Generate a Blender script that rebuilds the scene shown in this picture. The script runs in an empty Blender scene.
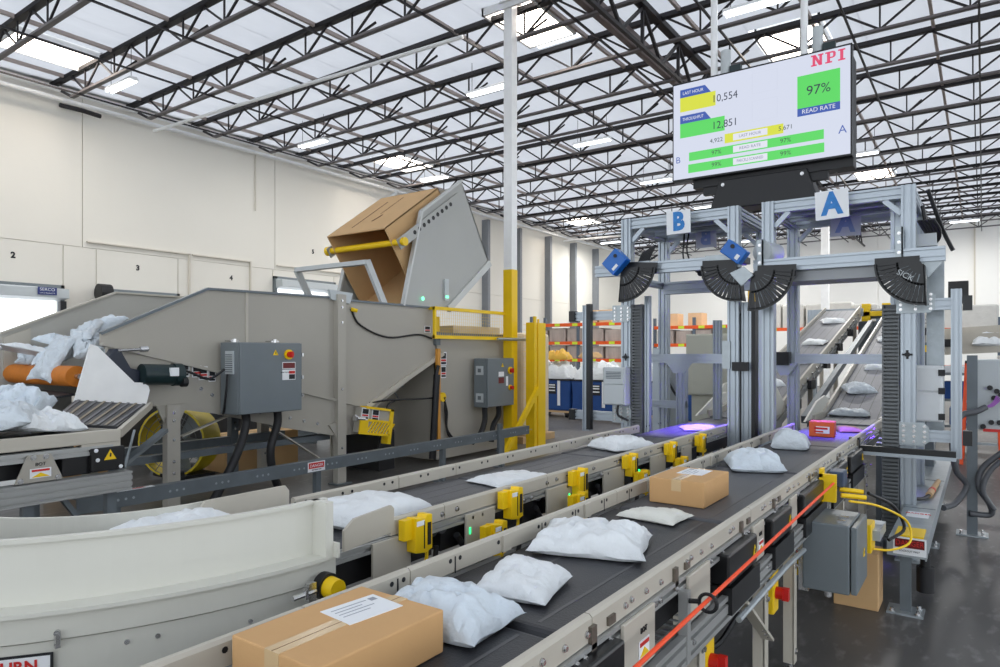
import bpy, bmesh, math, random
from mathutils import Vector, Matrix, noise
random.seed(7)
C = bpy.context.scene.collection
PI = math.pi
# ------------------------------------------------------------ camera, sky, exposure
cam_d = bpy.data.cameras.new('camera'); cam = bpy.data.objects.new('camera', cam_d); C.objects.link(cam)
cam_d.sensor_width = 36; cam_d.lens = 36 * 677 / 1000; cam_d.shift_y = 0.0185; cam_d.clip_start = .05; cam_d.clip_end = 300
cam.location = (0, 0, 1.65); cam.rotation_euler = (PI/2, 0, math.radians(35.51) - PI/2)
S = bpy.context.scene; S.camera = cam
S.view_settings.view_transform = 'Standard'; S.view_settings.look = 'None'; S.view_settings.gamma = 1
S.view_settings.use_curve_mapping = False; S.view_settings.exposure = 0.46
W = bpy.data.worlds.new('sky'); S.world = W; W.use_nodes = True
W.node_tree.nodes['Background'].inputs[0].default_value = (.90, .95, 1, 1)
W.node_tree.nodes['Background'].inputs[1].default_value = 1.6
SKYLIGHT = 9.0; LAMP = 3.5

# ------------------------------------------------------------ materials
def lin(h):
    if isinstance(h, str):
        c = [int(h[i:i+2], 16)/255 for i in (0, 2, 4)]
    else: c = [v/255 for v in h]
    return tuple(v/12.92 if v <= .04045 else ((v+.055)/1.055)**2.4 for v in c)
MT = {}
def mat(name, col, rough=.5, metal=0, var=.07, scale=6, bump=0, bscale=40, stretch=(1, 1, 1), spec=.5, trans=0):
    if name in MT: return MT[name]
    m = bpy.data.materials.new(name); m.use_nodes = True; MT[name] = m
    n = m.node_tree.nodes; l = m.node_tree.links; b = n['Principled BSDF']; c = lin(col)
    b.inputs['Roughness'].default_value = rough; b.inputs['Metallic'].default_value = metal
    b.inputs['Specular IOR Level'].default_value = spec
    if trans: b.inputs['Transmission Weight'].default_value = trans
    tc = n.new('ShaderNodeTexCoord'); mp = n.new('ShaderNodeMapping'); mp.inputs['Scale'].default_value = stretch
    l.new(tc.outputs['Object'], mp.inputs[0])
    nz = n.new('ShaderNodeTexNoise'); nz.inputs['Scale'].default_value = scale; nz.inputs['Detail'].default_value = 4
    l.new(mp.outputs[0], nz.inputs['Vector'])
    mx = n.new('ShaderNodeMix'); mx.data_type = 'RGBA'
    mx.inputs[6].default_value = (*[v*(1-var*1.6) for v in c], 1); mx.inputs[7].default_value = (*[min(1, v*(1+var)) for v in c], 1)
    l.new(nz.outputs[0], mx.inputs[0]); l.new(mx.outputs[2], b.inputs['Base Color'])
    if bump:
        n2 = n.new('ShaderNodeTexNoise'); n2.inputs['Scale'].default_value = bscale; n2.inputs['Detail'].default_value = 5
        l.new(mp.outputs[0], n2.inputs['Vector'])
        bp = n.new('ShaderNodeBump'); bp.inputs['Strength'].default_value = bump; bp.inputs['Distance'].default_value = .02
        l.new(n2.outputs[0], bp.inputs['Height']); l.new(bp.outputs[0], b.inputs['Normal'])
    return m
def emit(name, col, s):
    if name in MT: return MT[name]
    m = bpy.data.materials.new(name); m.use_nodes = True; MT[name] = m
    b = m.node_tree.nodes['Principled BSDF']; c = lin(col)
    b.inputs['Base Color'].default_value = (.01, .01, .01, 1); b.inputs['Roughness'].default_value = .25
    b.inputs['Emission Color'].default_value = (*c, 1); b.inputs['Emission Strength'].default_value = s
    return m
WALL = mat('painted_concrete', (232, 228, 218), .75, 0, .03, .6, .08, 6)
WALLB = mat('white_back_wall', (246, 245, 241), .75, 0, .02, .6)
PTAN = mat('post_enamel', (178, 173, 162), .42, 0, .05, 1.5)
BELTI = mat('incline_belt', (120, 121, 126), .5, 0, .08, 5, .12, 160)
WALL2 = mat('painted_concrete_ledge', (212, 205, 192), .75, 0, .03, 1)
RIB = mat('roof_ledger', (176, 164, 158), .7, 0, .08, 3)
BLK = mat('black_steel', (42, 39, 42), .55, .1, .1, 5)
CHG = mat('lit_joist_steel', (112, 107, 108), .5, .2, .1, 5)  # paler than the top chord: light on the bottom chord put into its colour
PIPE = mat('white_pipe', (242, 243, 243), .4)
BEIGE = mat('beige_enamel', (190, 184, 171), .38, 0, .05, 3, .03, 20)
CREAM = mat('cream_enamel', (214, 213, 203), .36, 0, .04, 2, .03, 20)
TAN = mat('machine_enamel', (172, 167, 156), .42, 0, .05, 1.5, .04, 12)
TAND = mat('machine_enamel_far', (184, 182, 174), .42, 0, .05, 1.5)
TIPM = mat('tipper_grey', (170, 171, 167), .32, .1, .05, 1.5)
GREY = mat('enclosure_grey', (114, 122, 126), .35, 0, .05, 4)
GREYL = mat('light_grey_plastic', (190, 196, 198), .4, 0, .04, 4)
STEEL = mat('dark_steel_channel', (108, 116, 121), .42, .25, .15, 7)
GALV = mat('galvanised_steel', (168, 176, 180), .38, .55, .16, 14)
ALU = mat('aluminium_extrusion', (174, 183, 191), .34, .4, .05, 5)
ALUB = mat('conveyor_extrusion', (176, 177, 175), .36, .45, .06, 5)
CHROME = mat('zinc_bolt', (205, 205, 205), .25, .9, .05)
YEL = mat('safety_yellow', (246, 204, 8), .42, 0, .06, 4)
YELD = mat('fan_yellow', (214, 190, 20), .5, 0, .08, 4)
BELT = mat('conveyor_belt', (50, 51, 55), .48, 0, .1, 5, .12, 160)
BELTF = mat('sheen_conveyor_belt', (80, 81, 85), .5, 0, .1, 5, .12, 160)  # lighter tone stands in for reflections on the farther belt sections
STRIPE = mat('belt_stripe', (150, 138, 118), .6)
RUB = mat('black_rubber', (24, 24, 27), .5, 0, .1)
BOX = mat('black_plastic_box', (20, 20, 22), .34, 0, .1)
FANB = mat('black_guard', (15, 17, 20), .38, 0, .1)
CARD = mat('cardboard', (208, 164, 112), .8, 0, .05, 5, .06, 60)
CARDD = mat('kraft_cardboard', (206, 168, 120), .82, 0, .05, 5, .06, 60)
TAPE = mat('packing_tape', (214, 184, 140), .25, 0, .04)
PAPER = mat('paper_label', (236, 238, 240), .7, 0, .02)
INK = mat('black_ink', (25, 25, 30), .6)
INKB = mat('blue_ink', (52, 132, 206), .6, 0, .2, 30)
INKBF = mat('faded_blue_ink', (138, 158, 204), .7, 0, .1, 30)
PAPERF = mat('translucent_paper', (196, 200, 214), .7, 0, .03)
RED = mat('red_paint', (206, 34, 28), .4)
ORANGE = mat('rack_orange', (238, 92, 26), .45)
ROPE = mat('orange_rope', (255, 78, 20), .5)
SCAN = mat('scanner_blue', (22, 104, 190), .35)
POLYW = mat('white_poly_mailer', (232, 236, 238), .36, 0, .05, 8, .8, 18)
POLYC = mat('cream_poly_mailer', (232, 232, 222), .42, 0, .04, 8, .4, 22)
POLYG = mat('grey_poly_mailer', (206, 214, 220), .32, 0, .08, 8, 1, 16)
POLYB = mat('pale_blue_poly_mailer', (214, 224, 232), .34, 0, .07, 8, .9, 16)
BLUE = mat('cart_blue', (16, 66, 132), .6, 0, .12, 4, .2, 12)
WRAP = mat('stretch_wrap', (182, 168, 160), .28, 0, .28, 6, .8, 9, (1, 1, .3))
WRAPW = mat('white_wrapped_goods', (214, 212, 206), .4, 0, .1, 5, .5, 10)
ROLLO = mat('orange_lagging', (206, 120, 30), .65, 0, .12, 14)
GRN = mat('motor_green', (28, 46, 48), .35)
NAVY = mat('label_navy', (44, 58, 120), .5)
WOOD = mat('pale_wood', (198, 166, 124), .6)
PLY = mat('pale_plywood', (216, 196, 164), .7, 0, .08, 6)
CABB = mat('beige_cabinet', (188, 188, 174), .4, 0, .03, 2)
DKIN = mat('kraft_inside', (112, 80, 52), .85, 0, .08, 4)

def deck_mat():          # roof deck with made-up translucency, added so sky light brightens the ceiling
    m = mat('translucent_deck', (222, 224, 230), .6, 0, .05, 1.2, .3, 3, (1, 5, 1)); n = m.node_tree.nodes; l = m.node_tree.links
    b = n['Principled BSDF']; t = n.new('ShaderNodeBsdfTranslucent'); mx = n.new('ShaderNodeMixShader'); mx.inputs[0].default_value = .38
    l.new(b.inputs['Base Color'].links[0].from_socket, t.inputs[0]); l.new(b.inputs['Normal'].links[0].from_socket, t.inputs['Normal'])
    l.new(b.outputs[0], mx.inputs[1]); l.new(t.outputs[0], mx.inputs[2]); l.new(mx.outputs[0], n['Material Output'].inputs[0]); return m
TDECK = deck_mat()
def floor_mat():
    m = bpy.data.materials.new('polished_concrete'); m.use_nodes = True; n = m.node_tree.nodes; l = m.node_tree.links
    b = n['Principled BSDF']; tc = n.new('ShaderNodeTexCoord')
    def nz(s, d, st=(1, 1, 1)):
        mp = n.new('ShaderNodeMapping'); mp.inputs['Scale'].default_value = st; l.new(tc.outputs['Object'], mp.inputs[0])
        t = n.new('ShaderNodeTexNoise'); t.inputs['Scale'].default_value = s; t.inputs['Detail'].default_value = d; l.new(mp.outputs[0], t.inputs[0]); return t
    a = nz(.9, 6); r = n.new('ShaderNodeValToRGB'); l.new(a.outputs[0], r.inputs[0])
    r.color_ramp.elements[0].position = .3; r.color_ramp.elements[0].color = (*lin((64, 63, 62)), 1)
    r.color_ramp.elements[1].position = .72; r.color_ramp.elements[1].color = (*lin((98, 96, 94)), 1)
    k = nz(7, 8, (1, 2.4, 1)); r2 = n.new('ShaderNodeValToRGB'); l.new(k.outputs[0], r2.inputs[0])
    r2.color_ramp.elements[0].position = .56; r2.color_ramp.elements[0].color = (0, 0, 0, 1)
    r2.color_ramp.elements[1].position = .78; r2.color_ramp.elements[1].color = (.45, .45, .45, 1)
    mx = n.new('ShaderNodeMix'); mx.data_type = 'RGBA'; l.new(r2.outputs[0], mx.inputs[0]); l.new(r.outputs[0], mx.inputs[6])
    mx.inputs[7].default_value = (*lin((156, 155, 153)), 1); l.new(mx.outputs[2], b.inputs['Base Color'])
    rr = n.new('ShaderNodeMapRange'); l.new(a.outputs[0], rr.inputs[0]); rr.inputs[3].default_value = .24; rr.inputs[4].default_value = .5
    l.new(rr.outputs[0], b.inputs['Roughness'])
    bp = n.new('ShaderNodeBump'); bp.inputs['Strength'].default_value = .06; bp.inputs['Distance'].default_value = .01
    l.new(k.outputs[0], bp.inputs['Height']); l.new(bp.outputs[0], b.inputs['Normal'])
    return m

# ------------------------------------------------------------ geometry helpers
class G:
    def __init__(s): s.bm = bmesh.new()
    def _add(s, vs, fs, M=None):
        if M: vs = [M @ Vector(v) for v in vs]
        b = [s.bm.verts.new(v) for v in vs]
        for f in fs: s.bm.faces.new([b[i] for i in f])
        return s
    def box(s, x0, x1, y0, y1, z0, z1, M=None):
        v = [(x, y, z) for x in (x0, x1) for y in (y0, y1) for z in (z0, z1)]
        return s._add(v, [(0, 1, 3, 2), (4, 6, 7, 5), (0, 4, 5, 1), (2, 3, 7, 6), (0, 2, 6, 4), (1, 5, 7, 3)], M)
    def prism(s, ax, pts, a, b, M=None):
        f = {'x': lambda u, v, w: (w, u, v), 'y': lambda u, v, w: (u, w, v), 'z': lambda u, v, w: (u, v, w)}[ax]
        n = len(pts); vs = [f(u, v, a) for u, v in pts] + [f(u, v, b) for u, v in pts]
        return s._add(vs, [tuple(range(n)), tuple(range(2*n-1, n-1, -1))] + [(i, i+n, (i+1) % n+n, (i+1) % n) for i in range(n)], M)
    def cyl(s, p, q, r, n=12, r2=None, cap=True):
        p = Vector(p); q = Vector(q); d = (q-p).normalized(); r2 = r if r2 is None else r2
        u = d.orthogonal().normalized(); w = d.cross(u)
        vs = [p+(u*math.cos(2*PI*i/n)+w*math.sin(2*PI*i/n))*r for i in range(n)] + [q+(u*math.cos(2*PI*i/n)+w*math.sin(2*PI*i/n))*r2 for i in range(n)]
        fs = [(i, (i+1) % n, (i+1) % n+n, i+n) for i in range(n)]
        if cap: fs += [tuple(range(n-1, -1, -1)), tuple(range(n, 2*n))]
        return s._add(vs, fs)
    def bar(s, p, q, w, h=None):           # square bar between two points
        p = Vector(p); q = Vector(q); d = (q-p).normalized(); h = h or w
        up = Vector((0, 0, 1)) if abs(d.z) < .95 else Vector((1, 0, 0))
        u = d.cross(up).normalized()*w/2; v = u.normalized().cross(d)*h/2
        vs = [a+x*u+y*v for a in (p, q) for x, y in ((-1, -1), (1, -1), (1, 1), (-1, 1))]
        return s._add(vs, [(0, 1, 2, 3), (7, 6, 5, 4)] + [(i, i+4, (i+1) % 4+4, (i+1) % 4) for i in range(4)])
    def tube(s, pts, r, n=8, sub=6):
        P = [Vector(p) for p in pts]; Q = []
        for i in range(len(P)-1):
            a = P[i-1] if i else P[0]*2-P[1]; b, c = P[i], P[i+1]; d = P[i+2] if i+2 < len(P) else P[-1]*2-P[-2]
            for k in range(sub):
                t = k/sub
                Q.append(.5*((2*b)+(c-a)*t+(2*a-5*b+4*c-d)*t*t+(3*b-a-3*c+d)*t**3))
        Q.append(P[-1]); vs = []; u = None
        for i, p in enumerate(Q):
            d = (Q[min(i+1, len(Q)-1)]-Q[max(i-1, 0)]).normalized()
            u = d.orthogonal().normalized() if u is None else (u-d*u.dot(d)).normalized()
            w = d.cross(u)
            vs += [p+(u*math.cos(2*PI*k/n)+w*math.sin(2*PI*k/n))*r for k in range(n)]
        fs = [(i*n+k, i*n+(k+1) % n, (i+1)*n+(k+1) % n, (i+1)*n+k) for i in range(len(Q)-1) for k in range(n)]
        fs += [tuple(range(n-1, -1, -1)), tuple(range((len(Q)-1)*n, len(Q)*n))]
        return s._add(vs, fs)
    def ext(s, ax, a0, a1, u0, u1, v0, v1, pitch=.06, sw=.014, sd=.014):   # slotted aluminium profile
        P = []
        def side(ux, uy, vx, vy):
            L = math.hypot(vx-ux, vy-uy); dx, dy = (vx-ux)/L, (vy-uy)/L; nx, ny = -dy, dx; k = max(1, round(L/pitch))
            P.append((ux, uy))
            for i in range(k):
                c = (i+.5)*L/k
                for t, d in ((c-sw/2, 0), (c-sw/2, sd), (c+sw/2, sd), (c+sw/2, 0)): P.append((ux+dx*t+nx*d, uy+dy*t+ny*d))
        side(u0, v0, u1, v0); side(u1, v0, u1, v1); side(u1, v1, u0, v1); side(u0, v1, u0, v0)
        return s.prism(ax, P, a0, a1)
    def quad(s, a, b, c, d, t=.004):       # thin plate from four corners
        a, b, c, d = map(Vector, (a, b, c, d)); n = (b-a).cross(d-a).normalized()*t
        return s._add([a, b, c, d, a+n, b+n, c+n, d+n], [(3, 2, 1, 0), (4, 5, 6, 7), (0, 1, 5, 4), (1, 2, 6, 5), (2, 3, 7, 6), (3, 0, 4, 7)])
    def bend(s, ring, z0, z1, t, cx, cy, a0, a1, n=28):   # curved wall: radius ring at heights z0..z1, thickness t
        vs = []
        for i in range(n+1):
            a = a0+(a1-a0)*i/n; c, q = math.cos(a), math.sin(a)
            for r, z in ((ring, z0), (ring+t, z0), (ring+t, z1), (ring, z1)): vs.append((cx+r*c, cy+r*q, z))
        fs = [(i*4+k, i*4+(k+1) % 4, (i+1)*4+(k+1) % 4, (i+1)*4+k) for i in range(n) for k in range(4)] + [(3, 2, 1, 0), tuple(n*4+k for k in range(4))]
        return s._add(vs, fs)
ORG = {}
def link(o, parent):
    C.objects.link(o)
    if parent: o.parent = parent
def obj(name, g, m, parent=None, smooth=False, bev=0, label=None, stuff=False):
    bm = g.bm; bmesh.ops.recalc_face_normals(bm, faces=bm.faces)
    if parent is None:
        xs = [v.co.copy() for v in bm.verts]
        o0 = Vector(((min(v.x for v in xs)+max(v.x for v in xs))/2, (min(v.y for v in xs)+max(v.y for v in xs))/2, min(v.z for v in xs)))
    else: o0 = ORG[parent.name]
    bmesh.ops.translate(bm, verts=bm.verts, vec=-o0)
    me = bpy.data.meshes.new(name); bm.to_mesh(me); bm.free(); me.materials.append(m)
    if smooth:
        me.polygons.foreach_set('use_smooth', [True]*len(me.polygons))
        try: me.set_sharp_from_angle(angle=math.radians(40))
        except Exception: pass
    o = bpy.data.objects.new(name, me); link(o, parent)
    if parent is None: o.location = o0
    ORG[o.name] = o0
    if bev:
        b = o.modifiers.new('bevel', 'BEVEL'); b.width = bev; b.segments = 2; b.limit_method = 'ANGLE'
    if label: o['label'] = label
    if stuff: o['kind'] = 'stuff'
    return o
def tag(o, label, cat, group=None):
    o['label'] = label; o['category'] = cat
    if group: o['group'] = group
    return o
def thing(name, label, cat, loc, group=None):
    o = bpy.data.objects.new(name, None); C.objects.link(o); o.location = loc; o.empty_display_size = .1
    ORG[o.name] = Vector(loc); return tag(o, label, cat, group)
def struct(name, g, m, **k):
    o = obj(name, g, m, **k); o['kind'] = 'structure'; return o
def inst(name, me, parent, M=None, loc=None):
    o = bpy.data.objects.new(name, me); link(o, parent)
    if M is not None: o.matrix_local = M
    if loc is not None: o.location = Vector(loc)-ORG[parent.name]
    ORG[o.name] = ORG[parent.name] if parent else Vector((0, 0, 0)); return o
def fx(x, y, z):       # frame of a surface seen looking towards +X
    return Matrix(((0, 0, -1, x), (-1, 0, 0, y), (0, 1, 0, z), (0, 0, 0, 1)))
def fy(x, y, z):       # frame of a surface seen looking towards +Y
    return Matrix(((1, 0, 0, x), (0, 0, -1, y), (0, 1, 0, z), (0, 0, 0, 1)))
TC = {}
def text(s, size, m, parent, M, name='lettering', align='CENTER', sx=1, bold=0, ext=.0015, label=None):
    cu = bpy.data.curves.new('t', 'FONT'); cu.body = s; cu.size = size; cu.align_x = align; cu.align_y = 'CENTER'; cu.extrude = ext; cu.offset = bold; cu.resolution_u = 3
    o = bpy.data.objects.new('t', cu); C.objects.link(o); bpy.context.view_layer.update()
    me = bpy.data.meshes.new_from_object(o.evaluated_get(bpy.context.evaluated_depsgraph_get()))
    bpy.data.objects.remove(o); bpy.data.curves.remove(cu)
    me.name = name; me.materials.clear(); me.materials.append(m)
    me.transform(Matrix.Translation(-ORG[parent.name]) @ M @ Matrix.Diagonal((sx, 1, 1, 1)))
    r = bpy.data.objects.new(name, me); link(r, parent); ORG[r.name] = ORG[parent.name]
    if label: r['label'] = label
    return r
def plate(name, M, x0, x1, y0, y1, m, parent, t=.002, label=None, z=0):
    g = G(); g.box(x0, x1, y0, y1, z, z+t, M); return obj(name, g, m, parent, label=label)
def warn(parent, M, w=.05, h=.09, style='tri'):    # small safety sticker
    p = plate('warning_label', M, -w/2, w/2, -h/2, h/2, PAPER, parent, label='small safety sticker')
    if style == 'tri':
        g = G(); g.prism('z', [(-w*.42, -h*.4), (w*.42, -h*.4), (0, h*.05)], .002, .004, M); obj('warning_triangle', g, YEL, p)
        plate('red_bar', M, -w*.42, w*.42, h*.18, h*.4, RED, p, z=.002)
    elif style == 'dark':
        plate('pictogram', M, -w*.4, w*.4, h*.0, h*.42, INK, p, z=.002); plate('red_bar', M, -w*.4, w*.4, -h*.2, -h*.05, RED, p, z=.002)
        plate('print_block', M, -w*.4, w*.4, -h*.42, -h*.25, INK, p, z=.002)
    elif style == 'yellow':
        pass
    return p
def triangle(parent, M, s=.06, name='warning_triangle'):
    g = G(); g.prism('z', [(-s/2, -s*.43), (s/2, -s*.43), (0, s*.43)], 0, .003, M); o = obj(name, g, YEL, parent, label='yellow hazard triangle')
    g = G(); g.prism('z', [(-s*.07, -s*.18), (s*.05, -s*.2), (s*.1, s*.1), (-s*.02, s*.16)], .003, .0045, M); obj('hazard_mark', g, INK, o); return o
def danger(parent, M, w, h):
    p = plate('danger_sign', M, -w/2, w/2, -h/2, h/2, PAPER, parent, label='white and red danger sticker')
    plate('red_panel', M, -w*.44, w*.44, -h*.16, h*.4, RED, p, z=.002)
    text('DANGER', h*.42, PAPER, p, M @ Matrix.Translation((0, h*.1, .0045)), sx=min(1, w/(h*1.6)))
    text('KEEP HANDS CLEAR', h*.13, INK, p, M @ Matrix.Translation((0, -h*.32, .003)), sx=min(1, w/(h*1.5)))
    return p
# ------------------------------------------------------------ the setting
g = G(); g.box(-14, 36.4, -16, 16.8, -.2, 0); struct('floor', g, floor_mat())
ZW = 7.46
# dock wall at y = 16.4, with openings for the dock doors
DOORS = [(3.9, 6.5, 3.1), (7.2, 9.1, 3.1), (11.9, 14.1, 3.8)]
xs = [-14] + [v for d in DOORS for v in d[:2]] + [36.3]
g = G()
for i in range(0, len(xs), 2): g.box(xs[i], xs[i+1], 16.44, 16.75, 0, ZW)
for a, b_, z in DOORS: g.box(a, b_, 16.44, 16.75, z, ZW)
wl = struct('wall_left', g, WALL)
seam = [-14, 1.8, 6.9, 11.96, 17.0, 21.87, 36.3]
for a, b_ in zip(seam[:-1], seam[1:]):      # tilt-up panels above the doors, with open joints between them
    g = G(); g.box(a+.01, b_-.01, 16.4, 16.44, 4.0, ZW); obj('wall_panel', g, WALL, wl)
for a, b_ in ((-14, 3.9), (6.5, 7.2), (9.1, 11.9), (14.1, 36.3)):
    g = G(); g.box(a+.02, b_-.02, 16.4, 16.44, 0, 3.985); obj('wall_panel', g, WALL, wl)
for a, b_, z in DOORS: g = G(); g.box(a, b_, 16.4, 16.44, z, 3.985); obj('wall_panel', g, WALL, wl)
g = G()
for a, b_, z in ((6.98, 9.4, 4.14), (9.47, 11.15, 4.14)): g.box(a, b_, 16.33, 16.4, z-.03, z); g.box(b_-.03, b_, 16.33, 16.4, 3.1, z)
g.box(12.0, 15.6, 16.33, 16.4, 4.1, 4.13)
struct('trim_1', g, WALL2)
g = G()
for z, r in ((7.2, .05), (7.0, .05)): g.cyl((-10, 15.9, z), (36, 15.9, z), r, 10)
tag(obj('sprinkler_main', g, PIPE, smooth=True), 'pair of white pipes running high along the dock wall', 'pipe')
g = G(); g.cyl((8.25, 15.9, 6.86), (8.75, 7.0, 6.86), .035, 8); tag(obj('sprinkler_pipe', g, PIPE, smooth=True), 'thin white sprinkler pipe crossing under the roof near the dock wall', 'pipe')
g = G(); g.cyl((27.4, 15.9, 6.82), (28.5, 2, 6.82), .05, 8); tag(obj('sprinkler_pipe', g, PIPE, smooth=True), 'white sprinkler pipe crossing the roof at the far end of the hall', 'pipe')
# dock doors
def dock_door(n, a, b_, z, opened):
    g = G(); g.box(a, a+.07, 16.3, 16.5, 0, z); g.box(b_-.07, b_, 16.3, 16.5, 0, z); g.box(a, b_, 16.3, 16.5, z-.06, z)
    d = struct('door_%d' % n, g, GREY)
    g = G(); g.prism('x', [(16.42, z-.08), (16.02, z-.1), (16.0, z-.3), (16.42, z-.34)], a+.02, b_-.02); obj('door_hood', g, GREYL, d, bev=.01)
    if not opened:
        for k in range(8): g = G(); g.box(a+.07, b_-.07, 16.42, 16.46, k*.33, k*.33+.32); obj('door_slat', g, GREYL, d)
    return d
d1 = dock_door(1, 3.9, 6.5, 3.1, True)
M = fx(0, 0, 0); M = fy(6.05, 15.99, 2.93)
plate('maker_label', M, -.18, .18, -.08, .08, NAVY, d1, .004, label='navy blue maker label'); text('SERCO', .085, PAPER, d1, M @ Matrix.Translation((0, .03, .006)), sx=1.1); text('DOCK PRODUCTS', .034, PAPER, d1, M @ Matrix.Translation((0, -.045, .006)))
g = G(); g.box(6.38, 6.5, 16.2, 16.32, 0, 2.75); obj('dock_bumper', g, RUB, d1)
d2 = dock_door(2, 7.2, 9.1, 3.1, False)
g = G(); g.cyl((7.1, 16.1, 2.98), (7.35, 16.1, 2.98), .2, 16); obj('door_motor', g, RUB, d2)
d3 = dock_door(3, 11.9, 14.1, 3.8, False)
for a in (12.2, 13.2):
    g = G(); g.box(a, a+.75, 16.38, 16.415, 2.9, 3.25); p = obj('window_pane', g, emit('daylit_pane', (240, 246, 255), 1.2), d3)
for s_, x, z in (('2', 5.57, 3.66), ('3', 8.12, 3.65), ('4', 10.58, 3.63), ('5', 13.3, 4.66)): text(s_, .17, INK, wl, fy(x, 16.395, z), 'door_number', bold=.008)
# grey downpipes against the dock wall
for i, x in enumerate((21.87, 24.18, 26.66, 29.0, 31.31)):
    o = thing('wall_downpipe', ['first', 'second', 'third', 'fourth', 'last'][i]+' grey steel post up the dock wall, counting away from the tipper', 'post', (x, 16.2, 0), 'grey posts up the dock wall')
    g = G(); g.box(x-.14, x+.02, 16.1, 16.4, 0, 6.95); obj('post', g, mat('post_grey', (128, 132, 138), .5), o)
    if i in (2, 3): g = G(); g.box(x+.05, x+.13, 16.2, 16.4, 0, 6.8); obj('conduit', g, GREYL, o)
# wall seam conduits
g = G(); g.cyl((11.3, 16.36, 5.55), (11.3, 16.36, 7.2), .02, 6); tag(obj('wall_conduit', g, WALL2), 'thin cream conduit dropping down the dock wall', 'conduit')
g = G(); g.tube([(6.45, 16.4, 7.04), (6.75, 16.1, 6.95), (7.15, 16.1, 6.93)], .05, 8); tag(obj('wall_bracket', g, BLK, smooth=True), 'black bracket arm high on the dock wall under the pipes', 'bracket')
# back wall
g = G(); g.box(36.04, 36.4, -16, 16.75, 0, ZW)
wb = struct('wall_back', g, WALLB)
ys = [-16, -9, -2.1, 4.0, 10.0, 16.4]
for a, b_ in zip(ys[:-1], ys[1:]): g = G(); g.box(36, 36.04, a+.025, b_-.025, 0, ZW); obj('wall_panel', g, WALLB, wb)
for y in (-1.35, .3):
    g = G(); g.box(35.9, 36, y-.03, y+.03, 2.6, ZW); tag(obj('wall_conduit', g, WALL2), 'cream conduit running up the back wall, ' + ('near the right edge of the photo' if y < 0 else 'left of the rightmost one'), 'conduit')
# roof: insulated deck panels hung between ledgers
g = G(); g.box(-14, 36.3, 16.3, 16.7, 7.5, 7.62); g.box(36.0, 36.3, -16, 16.7, 7.5, 7.62)
ce = struct('ceiling', g, RIB)
XJ = [4.68+1.6*k for k in range(20)]
YR = [15.0, 12.9, 10.85, 8.95, 7.1, 5.25, 3.5, 1.77, .05, -1.7]
sky = [(4.78, 6.28, 14.05, 15.0), (9.2, 10.7, 5.95, 6.95), (12.75, 14.2, 2.3, 3.4), (14.3, 15.8, 13.75, 14.95), (25.5, 27, 13.7, 15.0), (23.9, 25.4, 2.3, 3.4)]
g = G(); g._add([(0, 0, 7.5), (1.6, 0, 7.5), (1.6, 1, 7.5), (0, 1, 7.5)], [(0, 1, 2, 3)]); b0 = g.bm; bmesh.ops.subdivide_edges(b0, edges=b0.edges[:], cuts=5, use_grid_fill=True)
for v in b0.verts:
    if v.co.z < 7.53: v.co.z -= .035*math.sin(PI*v.co.x/1.6)*math.sin(PI*v.co.y)+.02*math.sin(v.co.x*9+v.co.y*14)*math.sin(PI*v.co.x/1.6)*math.sin(PI*v.co.y)
dk = obj('roof_panel', g, TDECK, ce, smooth=True); dm = dk.data; bpy.data.objects.remove(dk)
o0 = ORG['ceiling']
YP = [16.7]+YR+[-4.5, -8, -12, -16]
for i in range(-12, len(XJ)):
    xa = XJ[0]+1.6*i
    for j in range(len(YP)-1):
        yb, ya = YP[j]+.006, YP[j+1]-.006
        cuts = [(ya, yb)]
        for s in sky:
            if s[0]-.1 < xa+.7 < s[1]+.1 and ya < (s[2]+s[3])/2 < yb: cuts = [(ya, s[2]-.02), (s[3]+.02, yb)]
        for a, b_ in cuts:
            if b_-a > .1: inst('roof_panel', dm, ce, Matrix.Translation(Vector((xa, a, 0))-o0) @ Matrix.Diagonal((1, b_-a, 1, 1)) @ Matrix.Translation(o0))
g = G()
for y in YR: g.box(2, 36, y+.64, y+.69, 7.39, 7.46); 
lg = obj('roof_ledger', g, RIB, ce)
SKY = emit('skylight_dome', (255, 243, 230), SKYLIGHT)
for i, (a, b_, c_, d_) in enumerate(sky):
    lab = ['over the dock wall, nearest the camera', 'over the white column', 'directly behind the hanging screen', 'over the box tipper', 'at the far end near the dock wall', 'far end, right of the screen'][i]
    o = thing('skylight', 'bright rectangular roof skylight '+lab, 'skylight', (a, c_, 7.45))
    g = G(); g.box(a, b_, c_, c_+.04, 7.36, 7.56); g.box(a, b_, d_-.04, d_, 7.36, 7.56); g.box(a, a+.04, c_, d_, 7.36, 7.56); g.box(b_-.04, b_, c_, d_, 7.36, 7.56); obj('curb', g, PIPE, o)
    g = G(); g.box(a+.04, b_-.04, c_+.04, d_-.04, 7.5, 7.53); obj('dome', g, SKY, o)
# open-web joists across the hall
ordn = 'nearest|second|third|fourth|fifth|sixth|seventh|eighth|ninth|tenth|eleventh|twelfth|thirteenth|fourteenth|fifteenth|sixteenth|seventeenth|eighteenth|nineteenth|twentieth'.split('|')
ZT, ZB, Y0, Y1 = 7.42, 6.92, -6.0, 16.35
def chord(z0, z1, w, a, b_):
    g = G(); g.box(-w, -.008, a, b_, z0, z0+.008 if z0 < 7 else z1); g.box(.008, w, a, b_, z0, z0+.008 if z0 < 7 else z1)
    g.box(-w, -w+.01, a, b_, z0, z1); g.box(w-.01, w, a, b_, z0, z1); g.box(-.02, .02, a, b_, z0, z1) ; return g
root = thing('roof_joist', 'x', 'joist', (0, 0, ZB)); 
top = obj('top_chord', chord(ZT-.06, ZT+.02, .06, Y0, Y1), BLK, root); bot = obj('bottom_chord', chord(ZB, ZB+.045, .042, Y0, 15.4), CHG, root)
P = 1.22; nodes = [14.8-P*k for k in range(17)]
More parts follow.
